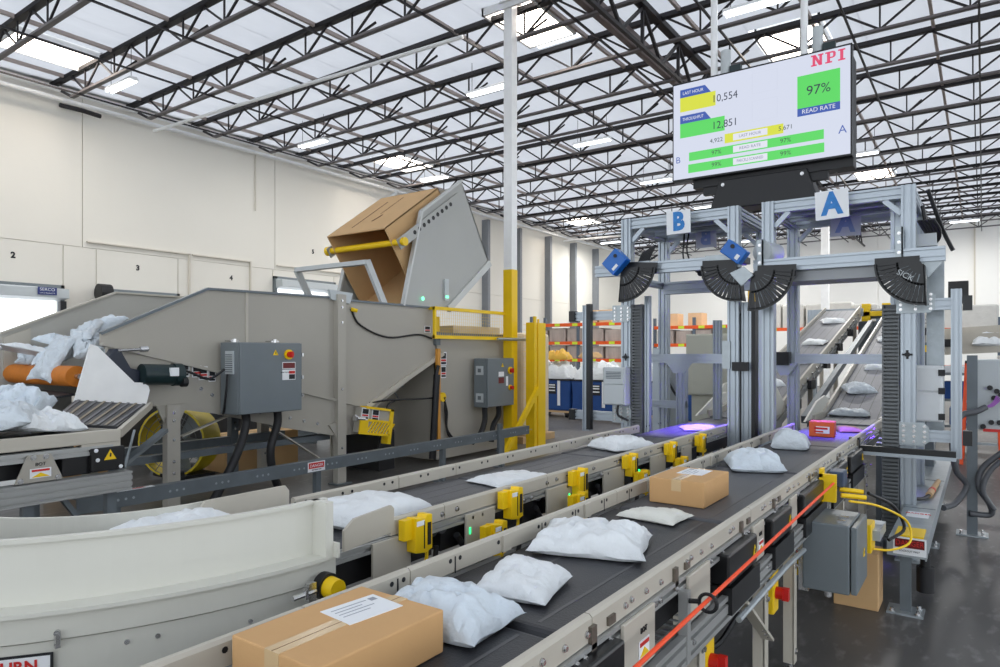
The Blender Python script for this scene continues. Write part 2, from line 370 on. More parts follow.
g = G(); g.bar((0, 0, ZB+.03), (0, 0, ZT-.04), .026); wv = obj('web_member', g, BLK, root).data
g = G(); g.bar((0, 0, ZB+.03), (0, P/2, ZT-.04), .032); wa = obj('web_member', g, BLK, root).data
g = G(); g.bar((0, 0, ZB+.03), (0, -P/2, ZT-.04), .032); wb_ = obj('web_member', g, BLK, root).data
g = G(); g.bar((0, 15.4, ZB+.03), (0, 16.3, ZT-.05), .05); we = obj('end_strut', g, BLK, root).data
g = G(); g.bar((0, 0, ZB+.03), (.3, -.26, ZB+.36), .035); wk = obj('knee_brace', g, BLK, root).data
g = G()
for y in nodes: g.bar((0, y, ZB+.03), (0, y, ZT-.04), .026); g.bar((0, y, ZB+.03), (0, y+P/2, ZT-.04), .032); g.bar((0, y, ZB+.03), (0, y-P/2, ZT-.04), .032)
g.bar((0, 15.4, ZB+.03), (0, 16.3, ZT-.05), .05); wj = obj('webbing', g, BLK, root, stuff=True).data
for ch in list(root.children):
    if ch not in (top, bot): bpy.data.objects.remove(ch)
for i, x in enumerate(XJ):
    r = root if i == 0 else thing('roof_joist', '', 'joist', (x, 0, ZB))
    r.location = (x, 0, ZB); ORG[r.name] = Vector((0, 0, ZB)); r['group'] = 'open web roof joists'
    r['label'] = ('farthest' if i == 19 else ordn[i])+' black open-web roof joist, counting from the top left corner' if i else 'nearest black open-web roof joist, crossing the top left corner of the photo'
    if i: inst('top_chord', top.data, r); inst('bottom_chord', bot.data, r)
    if i < 11:
        for y in nodes:
            for me in (wv, wa, wb_): inst('web_member', me, r, Matrix.Translation((0, y, 0)))
        for y in nodes[1::2]: inst('knee_brace', wk, r, Matrix.Translation((0, y, 0)))
        inst('end_strut', we, r)
    else: inst('webbing', wj, r)['kind'] = 'stuff'
g = G(); g.bar((4, 0, 0), (36, 0, 0), .032)
br = None
for i, y in enumerate(YR):
    z = ZB-.03
    lab = 'black bridging line along the roof, ' + (['closest to the dock wall', 'second from the dock wall', 'third from the dock wall', 'fourth from the dock wall', 'just left of the white column top', 'just right of the white column top', 'running behind the hanging screen', 'running down from the top edge right of the screen', 'upright in the photo at its right edge', 'farthest right'][i])
    if br is None: br = obj('roof_bridging', g, BLK); o = br; off = br.location.copy()
    else: o = br.copy(); C.objects.link(o)
    o.location = (off.x, y, z); tag(o, lab, 'bridging', 'roof bridging lines')
# girder with its own deep web, and the lighter strut beside it
o = thing('roof_girder', 'heavy black roof girder running from the top edge down behind the hanging screen', 'girder', (4, 4.55, 6.7))
g = G(); g.box(4, 36, 4.48, 4.62, 7.3, 7.4); obj('top_flange', g, BLK, o)
g = G(); g.box(4, 36, 4.52, 4.58, 6.62, 6.68); obj('bottom_flange', g, BLK, o)
g = G(); x = 8.0
while x < 35: g.bar((x, 4.55, 6.64), (x+.8, 4.55, 7.3), .05); g.bar((x+.8, 4.55, 7.3), (x+1.6, 4.55, 6.64), .05); g.bar((x+.8, 4.55, 7.3), (x+.8, 4.55, 6.64), .05); x += 1.6
obj('webbing', g, BLK, o, stuff=True)
g = G(); g.box(5, 36, 4.95, 5.06, 6.98, 7.08); g.box(5, 36, 4.99, 5.02, 7.08, 7.3); tag(obj('roof_beam', g, mat('brown_beam', (110, 98, 96), .55)), 'brown-grey roof beam running parallel left of the heavy black girder', 'beam')
# strip lights
LB = emit('lamp_tube', (244, 252, 255), LAMP)
def strip(x, y, z, lab, n=1.0):
    o = thing('strip_light', lab, 'ceiling light', (x, y, z), 'strip lights under the roof')
    g = G(); g.prism('y', [(x-.1, z), (x+.1, z), (x+.06, z+.06), (x-.06, z+.06)], y-n/2, y+n/2); obj('housing', g, PIPE, o)
    for dx in (-.05, .05): g = G(); g.cyl((x+dx, y-n/2+.02, z-.015), (x+dx, y+n/2-.02, z-.015), .025, 8); obj('tube', g, LB, o)
    g = G()
    for d in (-.4, .4): g.cyl((x, y+d, z+.07), (x, y+d, 7.5), .006, 5)
    obj('hanger', g, BLK, o)
    ld = bpy.data.lights.new('strip_lamp', 'AREA'); ld.shape = 'RECTANGLE'; ld.size = .2; ld.size_y = n; ld.energy = 125 if x > 18 else 30; ld.color = (1, .99, .96)
    lo = bpy.data.objects.new('strip_lamp', ld); C.objects.link(lo); lo.location = (x, y, z-.05)
for a in [(6.46, 13.7, 6.85, 'strip light beside the skylight near the dock wall'), (11.03, 13.6, 6.85, 'strip light above the left wall, left of the box tipper'), (15.4, 13.4, 6.85, 'strip light just above the tipped cardboard box'), (10.8, 8.0, 6.85, 'strip light immediately left of the white column'), (15.0, 7.9, 6.85, 'strip light right of the white column, mid height'), (10.5, 2.75, 6.85, 'strip light at the top edge above the hanging screen'), (19.5, 8.1, 6.85, 'strip light left of the hanging screen near its lower corner'), (29.2, 14.4, 6.85, 'strip light at the far end by the dock wall'), (24, 8, 6.85, 'strip light far off above the letter B sign'), (20, 2.7, 6.85, 'strip light behind the lower edge of the screen, to the right'), (28, 2.6, 6.85, 'strip light far off right of the letter A sign'), (32.6, 9.2, 6.85, 'added strip light nearest the back wall, left of the letter A sign'), (32.6, .6, 6.85, 'added strip light nearest the back wall at the right edge of the photo')]: strip(*a)  # the two strips nearest the back wall are added to brighten it
# columns
def column(x, y, w, z, lab, painted):
    o = thing('column', lab, 'column', (x, y, 0))
    g = G(); g.box(x-w, x+w, y-w, y+w, 3.02 if painted else 0, z); obj('shaft', g, PIPE, o)
    if painted:
        g = G(); g.box(x-w-.005, x+w+.005, y-w-.005, y+w+.005, .02, 3.02); obj('painted_base', g, YEL, o, label='yellow painted lower half')
    g = G(); g.box(x-w-.1, x+w+.1, y-w-.1, y+w+.1, 0, .02); obj('base_plate', g, STEEL, o)
    g = G(); g.box(x-w-.06, x+w+.06, y-w-.06, y+w+.06, z-.02, z); obj('cap_plate', g, PIPE, o)
column(9.31, 6.43, .08, 7.48, 'white square roof column with a yellow painted lower half', True)
column(26.2, 4.55, .12, 6.6, 'plain white far column under the letter A sign', False)
# ------------------------------------------------------------ the two belt conveyors towards the scan gantry
ZR, ZBELT = .99, .91
def hexbolts(pts, ax, r=.011, d=.012):
    g = G()
    for p in pts:
        p = Vector(p); g.cyl(p, p+Vector(ax)*d, r, 6); g.cyl(p, p+Vector(ax)*.004, r*1.5, 10)
    return g
def rail(root, y0, y1, xa, xb, seams, out, name='side_rail'):
    # enamelled side rail in lengths, rounded top, with dark slots and bolts; out = -1 / +1: outer side
    for a, b_ in zip(seams[:-1], seams[1:]):
        g = G(); g.prism('x', [(y0, .925), (y1, .925), (y1, ZR-.008), (y1-.008, ZR), (y0+.008, ZR), (y0, ZR-.008)], a+.002, b_-.002); obj(name, g, BEIGE, root)
def photo_eye(root, x, y, z, low=True):
    g = G(); g.prism('y', [(x, z-.14), (x+.06, z-.15), (x+.1, z-.14), (x+.1, z), (x+.065, z+.005), (x+.06, z-.01), (x, z)], y-.03, y+.02)
    s = obj('photo_eye', g, YEL, root, bev=.003, label='yellow photo-eye housing')
    g = G(); g.box(x-.045, x, y-.012, y+.02, z-.085, z-.005); obj('eye_bracket', g, YEL, s)
    g = G(); g.box(x+.07, x+.088, y-.034, y-.029, z-.12, z-.03); g.box(x+.048, x+.052, y-.033, y-.029, z-.13, z-.02); obj('eye_lens', g, INK, s)
    plate('eye_label', fy(x+.028, y-.03, z-.025), -.022, .022, -.01, .01, PAPER, s)
    g = G(); g.tube([(x+.1, y, z-.15), (x+.09, y, z-.2), (x+.06, y+.02, z-.26)], .008, 6); obj('eye_cable', g, YEL, s, smooth=True)
def motor_box(root, x0, x1, y, z0, z1, label=True):
    g = G(); g.box(x0, x1, y+.015, y+.16, z0, z1); m = obj('drive_box', g, BOX, root, bev=.008)
    g = G(); g.box(x0+.02, x1+.02, y+.01, y+.14, z0-.11, z0-.01); obj('drive_motor', g, BOX, m, smooth=True)
    if label: triangle(m, fy(x1-.05, y+.013, (z0+z1)/2), .055)
    return m
def guard(root, x0, x1, y, side, lab=False, z0=.765):
    g = G(); g.box(x0, x1, min(y, y+.012*side), max(y, y+.012*side), z0, .92); p = obj('guard_plate', g, BEIGE, root, bev=.003)
    if lab: warn(p, fy((x0+x1)/2+.02, y-.013, .82), .07, .05); text('BOT', .022, INK, p, fy((x0+x1)/2+.02, y-.0135, .87))
    return p
def leg(root, x, y, zt=.67, m=BEIGE, w=.055):
    g = G(); g.box(x-w/2, x+w/2, y-.004, y+.004, .05, zt); g.box(x-w/2, x-w/2+.006, y, y+.05, .05, zt); g.box(x+w/2-.006, x+w/2, y, y+.05, .05, zt)
    l = obj('leg', g, m, root)
    g = G(); g.cyl((x, y+.02, 0), (x, y+.02, .08), .01, 8); g.cyl((x, y+.02, 0), (x, y+.02, .012), .04, 12); obj('levelling_foot', g, CHROME, l)
    obj('leg_bolt', hexbolts([(x, y-.004, zt-.04), (x, y-.004, zt-.12), (x, y-.004, .11)], (0, -1, 0)), CHROME, l)
A = thing('belt_conveyor', 'nearest belt conveyor, running from the bottom edge to under the letter A sign', 'conveyor', (3, 1.14, 0))
SA = [-.9, .23, 1.52, 2.95, 4.4, 5.8, 7.6]
rail(A, .8, .83, 0, 0, SA, -1); rail(A, 1.42, 1.45, 0, 0, [-.9, 1.13, 1.52, 2.95, 4.4, 5.8, 6.7], 1)
for i, (a, b_) in enumerate(zip(SA[:-1], SA[1:])):
    g = G(); g.box(a+.035, b_-.035, .835, 1.415, ZBELT-.03, ZBELT)
    g.cyl((a+.035, .835, ZBELT-.03), (a+.035, 1.415, ZBELT-.03), .03, 16); g.cyl((b_-.035, .835, ZBELT-.03), (b_-.035, 1.415, ZBELT-.03), .03, 16)
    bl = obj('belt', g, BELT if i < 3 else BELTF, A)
    g = G(); g.box(a+.03, b_-.03, .84, 1.41, ZBELT-.14, ZBELT-.045); obj('slider_bed', g, RUB, A)
    g = G()
    for y in (.99, 1.24): g.box(a+.05, b_-.05, y-.006, y+.006, ZBELT, ZBELT+.0008)
    obj('belt_seam', g, mat('belt_seam', (82, 82, 84), .5), bl)
g = G(); g.ext('x', -.9, 7.2, .79, .83, .882, .922, .04); obj('upper_extrusion', g, ALUB, A)
g = G(); g.ext('x', -.9, 6.2, .765, .825, .655, .75, .045); obj('lower_extrusion', g, ALUB, A)
g = G(); g.ext('x', -.9, 6.2, 1.4, 1.44, .655, .75, .045); obj('lower_extrusion', g, ALUB, A)
PA = [(.55, .75), (1.06, 1.25), (1.66, 1.87), (2.15, 2.36), (2.91, 3.08), (3.58, 3.72), (4.42, 4.52), (5.22, 5.3)]
for i, (a, b_) in enumerate(PA): guard(A, a, b_, .79, -1, i in (2, 4))
for a, b_, l in ((1.28, 1.62, False), (2.5, 2.88, True), (3.14, 3.5, True), (3.78, 4.36, True), (4.58, 5.16, True), (5.34, 5.9, True)): motor_box(A, a, b_, .74, .79, .905, l)
pts = []
x = -.5
while x < 7:
    pts += [(x, .8, .955), (x+.04, .79, .905), (x+.08, .79, .905), (x+.11, .8, .95), (x+.22, .79, .9), (x+.3, .765, .71), (x+.33, .8, .955), (x+.37, .8, .96)]; x += .47
obj('bolt_heads', hexbolts(pts, (0, -1, 0), .0065, .009), CHROME, A, stuff=True)
g = G()
for x in (.3, .98, 1.5, 2.06, 2.78, 3.3, 4.1, 5.0, 5.9): g.box(x, x+.028, .79, .8, .9, .965); g.box(x+.1, x+.14, .792, .8, .935, .958)
obj('take_up_bracket', g, mat('bracket_brown', (112, 104, 94), .4, .4), A, stuff=True)
g = G()
for x in [.9+.27*k for k in range(22)]:
    for dx in (0, .05): g.cyl((x+dx, 1.4195, .965), (x+dx, 1.4185, .965), .008, 8)
    g.box(x+.022, x+.027, 1.418, 1.4195, .92, .975)
obj('rail_holes', g, INK, A, stuff=True)
pts = []
x = 1.0
g = G()
for x in (1.27, 2.0, 2.62, 3.3, 4.3): g.box(x, x+.05, 1.41, 1.4195, .925, .985)
obj('splice_plate', g, BEIGE, A, stuff=True)
g = G()
for k in range(44): g.box(.6+k*.055, .606+k*.055, .82, 1.4, .63, .636)
for y in (.9, 1.05, 1.2, 1.35): g.box(.6, 3.0, y, y+.006, .625, .631)
obj('wire_tray', g, GALV, A, stuff=True)
for x in (.9, 2.3, 3.15, 3.72, 5.2, 6.3): leg(A, x, .79); leg(A, x, 1.38)
for x in (2.3, 3.15): g = G(); g.bar((x-.42, .775, .665), (x-.02, .775, .38), .05, .012); b_ = obj('leg_brace', g, BEIGE, A); obj('brace_bolt', hexbolts([(x-.38, .768, .64), (x-.06, .768, .41), (x-.1, .768, .435), (x-.14, .768, .465)], (0, -1, 0), .008), CHROME, b_)
# isolators in yellow housings under the belt
for x, y, z in ((2.5, .84, .5), (3.5, .84, .47), (4.18, .84, .48)):
    g = G(); g.box(x, x+.1, y, y+.07, z-.12, z+.12); b_ = obj('isolator_box', g, YEL, A, bev=.008, label='yellow isolator box with a red knob')
    g = G(); g.cyl((x+.05, y, z-.02), (x+.05, y-.035, z-.02), .03, 14); g.box(x+.035, x+.065, y-.06, y-.03, z-.05, z+.01); obj('isolator_knob', g, RED, b_)
for pth in ([(2.4, .9, .4), (2.2, .95, .3), (2.0, .95, .5), (1.95, .92, .63)], [(3.3, .95, .4), (3.1, 1.0, .3), (2.8, 1.0, .45), (2.7, .95, .64)], [(3.5, .9, .62), (3.42, .92, .45), (3.25, .95, .5)]): g = G(); g.tube(pth, .012, 6); obj('cable', g, RUB, A, smooth=True)
# conduit along the outside of the lower rail
g = G(); g.tube([(2.6, .75, .64), (3.0, .745, .65), (3.4, .745, .65), (3.75, .75, .63)], .012, 8); obj('conduit', g, GALV, A, smooth=True)
# emergency pull cord
o = thing('trip_rope', 'orange emergency pull cord stretched along the near conveyor', 'cord', (3, .7, .85))
g = G(); g.cyl((.6, .7, .86), (4.28, .7, .895), .0065, 8); obj('cord', g, ROPE, o, smooth=True)
g = G()
for k in range(24):
    a0, a1 = 2*PI*k/24, 2*PI*(k+1)/24; g.cyl((2.1, .7+.028*math.cos(a0), .865+.028*math.sin(a0)), (2.1, .7+.028*math.cos(a1), .865+.028*math.sin(a1)), .006, 6)
g.cyl((2.1, .727, .865), (2.1, .785, .855), .008, 8); obj('guide_ring', g, RUB, o)
g = G(); g.box(2.085, 2.115, .76, .79, .66, .89); obj('guide_post', g, ALUB, o)
o = thing('pull_cord_switch', 'yellow pull cord switch with a red button on the near conveyor, by the scan gantry', 'switch', (4.4, .7, .8))
g = G(); g.box(4.3, 4.33, .69, .78, .78, .94); g.box(4.3, 4.36, .76, .78, .92, .97); obj('bracket', g, YEL, o)
g = G(); g.box(4.36, 4.5, .66, .74, .86, .95); obj('switch_body', g, mat('switch_blue', (52, 70, 96), .4), o, bev=.006)
g = G(); g.cyl((4.5, .69, .9), (4.56, .69, .9), .022, 12); obj('reset_button', g, RED, o)
g = G(); g.cyl((4.34, .67, .82), (4.4, .55, .81), .014, 12); g.cyl((4.42, .69, .84), (4.46, .57, .83), .014, 12); obj('bumper_bar', g, YEL, o, smooth=True)
# second conveyor
B = thing('belt_conveyor', 'second belt conveyor, lined with yellow photo-eyes, running to under the letter B sign', 'conveyor', (4, 2.23, 0))
SB = [1.5, 2.25, 3.1, 4.3, 5.6, 7.6]
rail(B, 1.9, 1.93, 0, 0, [1.92, 2.25, 3.1, 4.3, 5.6, 6.3], -1); rail(B, 2.53, 2.56, 0, 0, [1.95, 2.62, 3.1, 4.3, 5.72], 1)
for i, (a, b_) in enumerate(zip(SB[:-1], SB[1:])):
    g = G(); g.box(a+.03, b_-.03, 1.935, 2.525, ZBELT-.03, ZBELT); g.cyl((a+.03, 1.935, ZBELT-.03), (a+.03, 2.525, ZBELT-.03), .03, 16); g.cyl((b_-.03, 1.935, ZBELT-.03), (b_-.03, 2.525, ZBELT-.03), .03, 16)
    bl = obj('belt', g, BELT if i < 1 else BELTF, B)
    g = G()
    for k in range(6): g.box(a+.05, b_-.05, 1.98+k*.1, 1.984+k*.1, ZBELT, ZBELT+.0008)
    obj('belt_seam', g, mat('belt_seam', (82, 82, 84), .5), bl)
    g = G(); g.box(a+.03, b_-.03, 1.95, 2.51, ZBELT-.14, ZBELT-.045); obj('slider_bed', g, RUB, B)
g = G(); g.ext('x', 1.6, 7.0, 1.895, 1.93, .882, .922, .04); obj('upper_extrusion', g, ALUB, B)
g = G(); g.ext('x', 1.6, 7.0, 1.9, 1.94, .62, .7, .04); obj('lower_extrusion', g, ALUB, B)
g = G(); g.ext('x', 1.6, 7.0, 2.52, 2.56, .62, .7, .04); obj('lower_extrusion', g, ALUB, B)
for a, b_ in ((1.81, 2.02), (2.38, 2.6), (3.07, 3.34), (3.73, 4.02), (4.45, 4.72), (5.05, 5.26)): guard(B, a, b_, 1.895, -1, z0=.74)
for x in (1.99, 2.66, 3.33, 4.02, 4.72, 5.36): photo_eye(B, x, 1.86, .99 if x < 5 else .985)
for x in (2.42, 3.2, 4.05, 4.76): photo_eye(B, x+.02, 1.8, .88)
for x in (2.9, 3.5, 4.25, 5.4): motor_box(B, x, x+.2, 1.96, .78, .9, False)
pts = []; x = 1.9
while x < 6: pts += [(x, 1.9, .955), (x+.1, 1.895, .9), (x+.17, 1.895, .9), (x+.33, 1.9, .95)]; x += .43
obj('bolt_heads', hexbolts(pts, (0, -1, 0), .008), CHROME, B, stuff=True)
g = G()
for x in [1.95+.28*k for k in range(16)]:
    for dx in (0, .06): g.cyl((x+dx, 2.5285, .965), (x+dx, 2.5275, .965), .008, 8)
for x in (2.05, 2.75, 3.3, 3.9, 4.6): g.box(x, x+.1, 1.897, 1.9, .955, .96); g.box(x+.1, x+.105, 1.897, 1.9, .93, .96)
obj('rail_holes', g, INK, B, stuff=True)
for x in (2.2, 3.6, 5.0, 6.2): leg(B, x, 1.92); leg(B, x, 2.5)
for x in (2.15, 2.8, 3.5, 4.2): g = G(); g.tube([(x, 1.86, .84), (x-.03, 1.86, .7), (x-.05, 1.9, .5), (x+.1, 2.0, .35)], .012, 6); obj('cable', g, RUB, B, smooth=True); g = G(); g.tube([(x+.18, 1.9, .84), (x+.3, 1.92, .74), (x+.45, 1.9, .72)], .016, 6); obj('cable', g, RUB, B, smooth=True)
g = G()
for x in (2.2, 3.1, 4.05): g.box(x+.2, x+.21, 1.88, 1.89, .83, .86)
obj('status_light', g, emit('green_led', (40, 240, 120), 2), B)

# ------------------------------------------------------------ the curve that feeds the second conveyor
K = thing('curve_conveyor', 'cream curved belt conveyor at the bottom left, feeding the second belt', 'conveyor', (1.3, 2.6, 0))
cx, cy = 1.55, 3.255; a0, a1 = -PI/2+.02, -PI/2-1.75
g = G(); g.bend(.68, ZBELT-.03, ZBELT, .67, cx, cy, a0, a1, 36); obj('curved_belt', g, BELT, K)
g = G(); g.bend(1.365, .955, 1.14, .012, cx, cy, a0, a1, 40); g.bend(1.377, 1.128, 1.14, .012, cx, cy, a0, a1, 40); g.bend(1.365, .945, .957, .085, cx, cy, a0, a1, 40)
g.box(cx-.03, cx, cy-1.45, cy-1.365, .945, 1.14); obj('outer_guard', g, CREAM, K, label='cream bent guard wall')
g = G(); g.prism('z', [(cx, cy-1.377), (cx+.012, cy-1.377), (cx+.012, cy-1.47), (cx, cy-1.47)], .95, 1.0); obj('guard_stop', g, CREAM, K)
g = G(); g.bend(1.41, .872, .945, .02, cx, cy, a0, a1, 40); obj('outer_band', g, CREAM, K)
g = G(); g.bend(1.4, .74, .866, .02, cx, cy, a0, a1, 40); obj('lower_band', g, CREAM, K)
g = G(); g.bend(.655, .8, 1.04, .014, cx, cy, a0, a1, 30); obj('inner_guard', g, CREAM, K)
g = G(); g.bend(.67, .74, .87, .7, cx, cy, a0, a1, 30); obj('curve_bed', g, BEIGE, K)
g = G(); g.prism('y', [(1.5, .93), (1.92, .93), (1.92, 1.03), (1.9, 1.055), (1.52, 1.055), (1.5, 1.03)], 2.53, 2.542); obj('transfer_plate', g, BEIGE, K, label='beige plate with rounded corners behind the belt')
g = G(); g.prism('y', [(1.67, .925), (1.925, .945), (1.925, 1.035), (1.91, 1.05), (1.72, 1.035), (1.67, 1.0)], 1.885, 1.897); obj('transfer_plate', g, BEIGE, K, label='beige plate with rounded corners beside the photo-eye')
def onband(a, r, z): return Vector((cx+r*math.cos(a), cy+r*math.sin(a), z))
pts = [onband(-PI/2-d, 1.422, z) for d, z in ((.62, .83), (.53, .83), (.3, .82))]
g = G()
for d, z in ((.44, .832), (.385, .832), (.2, .81)):
    p = onband(-PI/2-d, 1.42, z); n = (p-Vector((cx, cy, z))).normalized(); g.cyl(p, p+n*.006, .007, 10)
obj('guard_bolt', g, CHROME, K)
p = onband(-PI/2-.555, 1.432, .892); n = Vector((math.cos(-PI/2-.555), math.sin(-PI/2-.555), 0))
g = G(); g.cyl(p, p+n*.01, .008, 10); g.cyl(p-Vector((0, 0, .03)), p-Vector((0, 0, .03))+n*.01, .006, 10); g.bar(p+n*.005, p+n*.005-Vector((0, 0, .04)), .012); obj('latch', g, CHROME, K)
# BURN-style warning sign on the lower band
a = -PI/2-.66; p = onband(a, 1.423, .80); n = Vector((math.cos(a), math.sin(a), 0)); u = Vector((0, 0, 1)).cross(n)
MS = Matrix(((u.x, 0, n.x, p.x), (u.y, 0, n.y, p.y), (u.z, 1, n.z, p.z), (0, 0, 0, 1)))
s = plate('curve_sign', MS, -.14, .14, -.05, .04, INK, K, .002, label='white sign with a black border and red letters'); plate('sign_face', MS, -.133, .133, -.05, .033, PAPER, s, .0025)
text('RETURN', .042, RED, s, MS @ Matrix.Translation((.025, .008, .003)), bold=.001)
# bearing with a yellow cap
g = G(); g.cyl((1.5, 1.8, .87), (1.5, 1.765, .87), .045, 20); bb = obj('bearing', g, RUB, K, smooth=True)
g = G(); g.cyl((1.5, 1.765, .87), (1.5, 1.722, .87), .036, 20, .032); obj('bearing_cap', g, YEL, bb, smooth=True, label='yellow round bearing cap')
g = G(); g.box(1.42, 1.45, 1.77, 1.79, .84, .9); g.cyl((1.36, 1.775, .87), (1.45, 1.775, .87), .009, 8); g.box(1.405, 1.415, 1.765, 1.785, .855, .885); obj('tension_bolt', g, CHROME, bb)
for d in (.3, 1.2):
    for r in (.7, 1.2):
        p = onband(-PI/2-d, r, 0); g = G(); g.box(p.x-.03, p.x+.03, p.y-.03, p.y+.03, 0, .75); obj('leg', g, BEIGE, K)
# ------------------------------------------------------------ feeder hopper with inclined belt
F = thing('feeder_hopper', 'big beige-grey hopper with a sloped conveyor, left of the box tipper', 'hopper', (5, 7.3, 0))
YN, YF = 6.6, 8.1
g = G(); g.prism('y', [(2.93, 1.82), (3.98, 2.31), (5.7, 2.33), (5.7, 1.05), (2.93, 1.72)], YN, YN+.02); obj('side_panel', g, TAN, F)
g = G(); g.prism('y', [(5.8, 2.31), (7.6, 2.3), (7.6, 1.52), (6.2, .93), (5.8, 1.03)], YN, YN+.02); obj('side_panel', g, TAN, F)
g = G(); g.prism('y', [(2.98, 1.7), (5.7, 1.04), (5.7, .6), (4.9, .78), (4.07, 1.0), (3.2, 1.16), (2.98, 1.3)], YN-.025, YN+.02); obj('lower_panel', g, TAN, F)
g = G(); g.prism('y', [(5.8, 1.02), (6.2, .93), (6.55, .78), (6.5, .58), (5.8, .6)], YN-.025, YN+.02); obj('lower_panel', g, TAN, F)
g = G(); g.bar((2.93, YN-.02, 1.725), (5.7, YN-.02, 1.045), .07, .03); g.bar((5.8, YN-.02, 1.02), (6.2, YN-.02, .93), .07, .03); obj('panel_flange', g, TAN, F)
g = G(); g.bar((6.2, YN-.02, .93), (7.75, YN-.02, 1.63), .05, .06); obj('slope_flange', g, BEIGE, F)
g = G()
g.bar((2.93, YN, 1.82), (3.98, YN, 2.31), .05, .025); g.bar((3.98, YN, 2.31), (5.7, YN, 2.33), .05, .025); g.bar((5.8, YN, 2.31), (7.6, YN, 2.3), .05, .025); obj('top_edge', g, STEEL, F)
g = G(); g.box(4.43, 4.46, YN-.012, YN, 1.4, 2.31); obj('panel_joint', g, BEIGE, F)
g = G(); g.prism('y', [(3.3, 1.2), (3.3, .6), (1.9, .6), (1.9, 1.52), (2.64, 1.84), (3.75, 2.33), (7.6, 2.33), (7.6, 1.5), (6.2, .93)], YF, YF+.02); obj('far_panel', g, TAND, F)
g = G(); g.bar((2.64, YF-.02, 1.84), (3.75, YF-.02, 2.33), .04, .02); g.bar((3.75, YF-.02, 2.33), (7.6, YF-.02, 2.33), .04, .02); obj('far_edge', g, BEIGE, F)
g = G(); g.prism('y', [(2.66, 1.38), (2.66, 1.8), (2.9, 1.9), (2.9, 1.38)], YF-.03, YF); obj('far_stiffener', g, BEIGE, F)
g = G(); g.quad((2.8, YN+.02, 1.5), (2.8, YF, 1.5), (6.2, YF, .75), (6.2, YN+.02, .75), .03); obj('inclined_belt', g, BELT, F)
g = G(); g.quad((6.2, YN+.02, .8), (6.2, YF, .8), (7.7, YF, 1.6), (7.7, YN+.02, 1.6), .01); obj('hopper_slope', g, TAN, F)
g = G(); g.cyl((2.75, YN+.04, 1.43), (2.75, YF-.02, 1.43), .095, 24); rl = obj('head_roller', g, ROLLO, F, smooth=True, label='orange lagged head roller')
g = G(); g.cyl((2.75, YN-.03, 1.43), (2.75, YF+.03, 1.43), .025, 10); obj('roller_shaft', g, CHROME, rl)
def post(x, z0, z1, root, m=PTAN, w=.066, y=YN-.07):
    g = G(); g.box(x-w, x+w, y-.012, y, z0, z1); g.box(x-w, x-w+.012, y, y+.08, z0, z1); g.box(x+w-.012, x+w, y, y+.08, z0, z1); p = obj('post', g, m, root)
    g = G(); g.box(x-w-.05, x+w+.05, y-.06, y+.12, 0, .015) if z0 < .1 else g.box(x-.01, x+.01, y-.016, y-.012, z0, z0+.01); obj('foot_plate', g, STEEL, p)
    pts = [(x, y-.012, z) for z in (z1-.08, z1-.16, z1-.35, z0+.25, z0+.45, (z0+z1)/2)]
    obj('bolt_heads', hexbolts(pts, (0, -1, 0), .011), CHROME, p, stuff=True); return p
post(3.58, 0, 1.13, F); post(5.74, 0, 2.37, F); post(5.74, 0, 2.3, F, y=YF)
post(3.5, 0, 1.2, F, y=YF); post(4.95, 0, .85, F, STEEL, .05, y=7.6)
for pp in ([(3.42, 1.13), (3.74, 1.13), (3.66, .95), (3.66, 1.0), (3.5, 1.0), (3.5, .95)], [(5.56, .75), (5.66, .62), (5.68, .45), (5.68, .78)], [(5.92, .75), (5.82, .62), (5.8, .45), (5.8, .78)]): g = G(); g.prism('y', pp, YN-.05, YN-.03); obj('gusset', g, TAN, F)
g = G(); g.bar((3.68, YN-.03, .8), (4.42, YN+.1, 1.0), .05, .012); g.bar((4.72, YN-.05, .8), (5.5, YN-.05, .3), .06, .012); obj('brace', g, BEIGE, F)
g = G(); g.box(3.1, 5.7, YN+.1, YN+.2, .55, .62); g.box(2.4, 5.7, 7.6, 7.7, .5, .6); obj('under_rail', g, STEEL, F)
pts = [(4.6+.2*k, YN-.025, .98-.05*k) for k in range(5)]+[(3.3, YN-.025, 1.3), (3.45, YN-.025, 1.35), (3.9, YN-.025, 1.27), (4.02, YN-.025, 1.2), (5.05, YN-.025, 1.0)]
obj('bolt_heads', hexbolts(pts, (0, -1, 0), .014), CHROME, F, stuff=True)
g = G(); g.prism('y', [(6.65, .0), (6.95, .0), (6.95, .55), (6.65, .62)], YN+.2, YN+.9); obj('sump_box', g, RUB, F)
g = G(); g.box(6.4, 7.5, 7.5, 7.52, .1, 1.2); obj('rear_panel', g, BEIGE, F)
g = G(); g.box(6.95, 7.45, YN+.5, YN+.53, 1.12, 1.15); g.bar((6.8, YN+.5, 1.0), (6.7, YN+.5, 1.25), .015); g.bar((7.2, YN+.5, 1.12), (7.35, YN+.5, .95), .015); obj('inner_brace', g, STEEL, F)
for pp in ([(6.25, YN-.03, .98), (6.6, YN-.06, 1.0), (7.2, YN-.06, .98), (7.55, YN-.06, .98)], [(6.7, YN-.05, .98), (6.55, YN-.05, .9), (6.55, YN+.1, .4), (6.5, YN+.1, .15)], [(5.95, YN-.01, 2.2), (6.1, YN-.02, 2.0), (6.6, YN-.02, 1.85), (7.2, YN-.02, 1.9), (7.5, YN-.02, 1.85)], [(3.45, YN-.2, 1.52), (3.65, YN-.25, 1.45), (3.85, YN-.25, 1.38), (4.02, YN-.25, 1.47)]): g = G(); g.tube(pp, .013, 8); obj('cable', g, RUB, F, smooth=True)
g = G(); g.cyl((5.95, YN-.01, 2.2), (6.02, YN-.05, 2.18), .025, 10); obj('cable_plug', g, YEL, F)
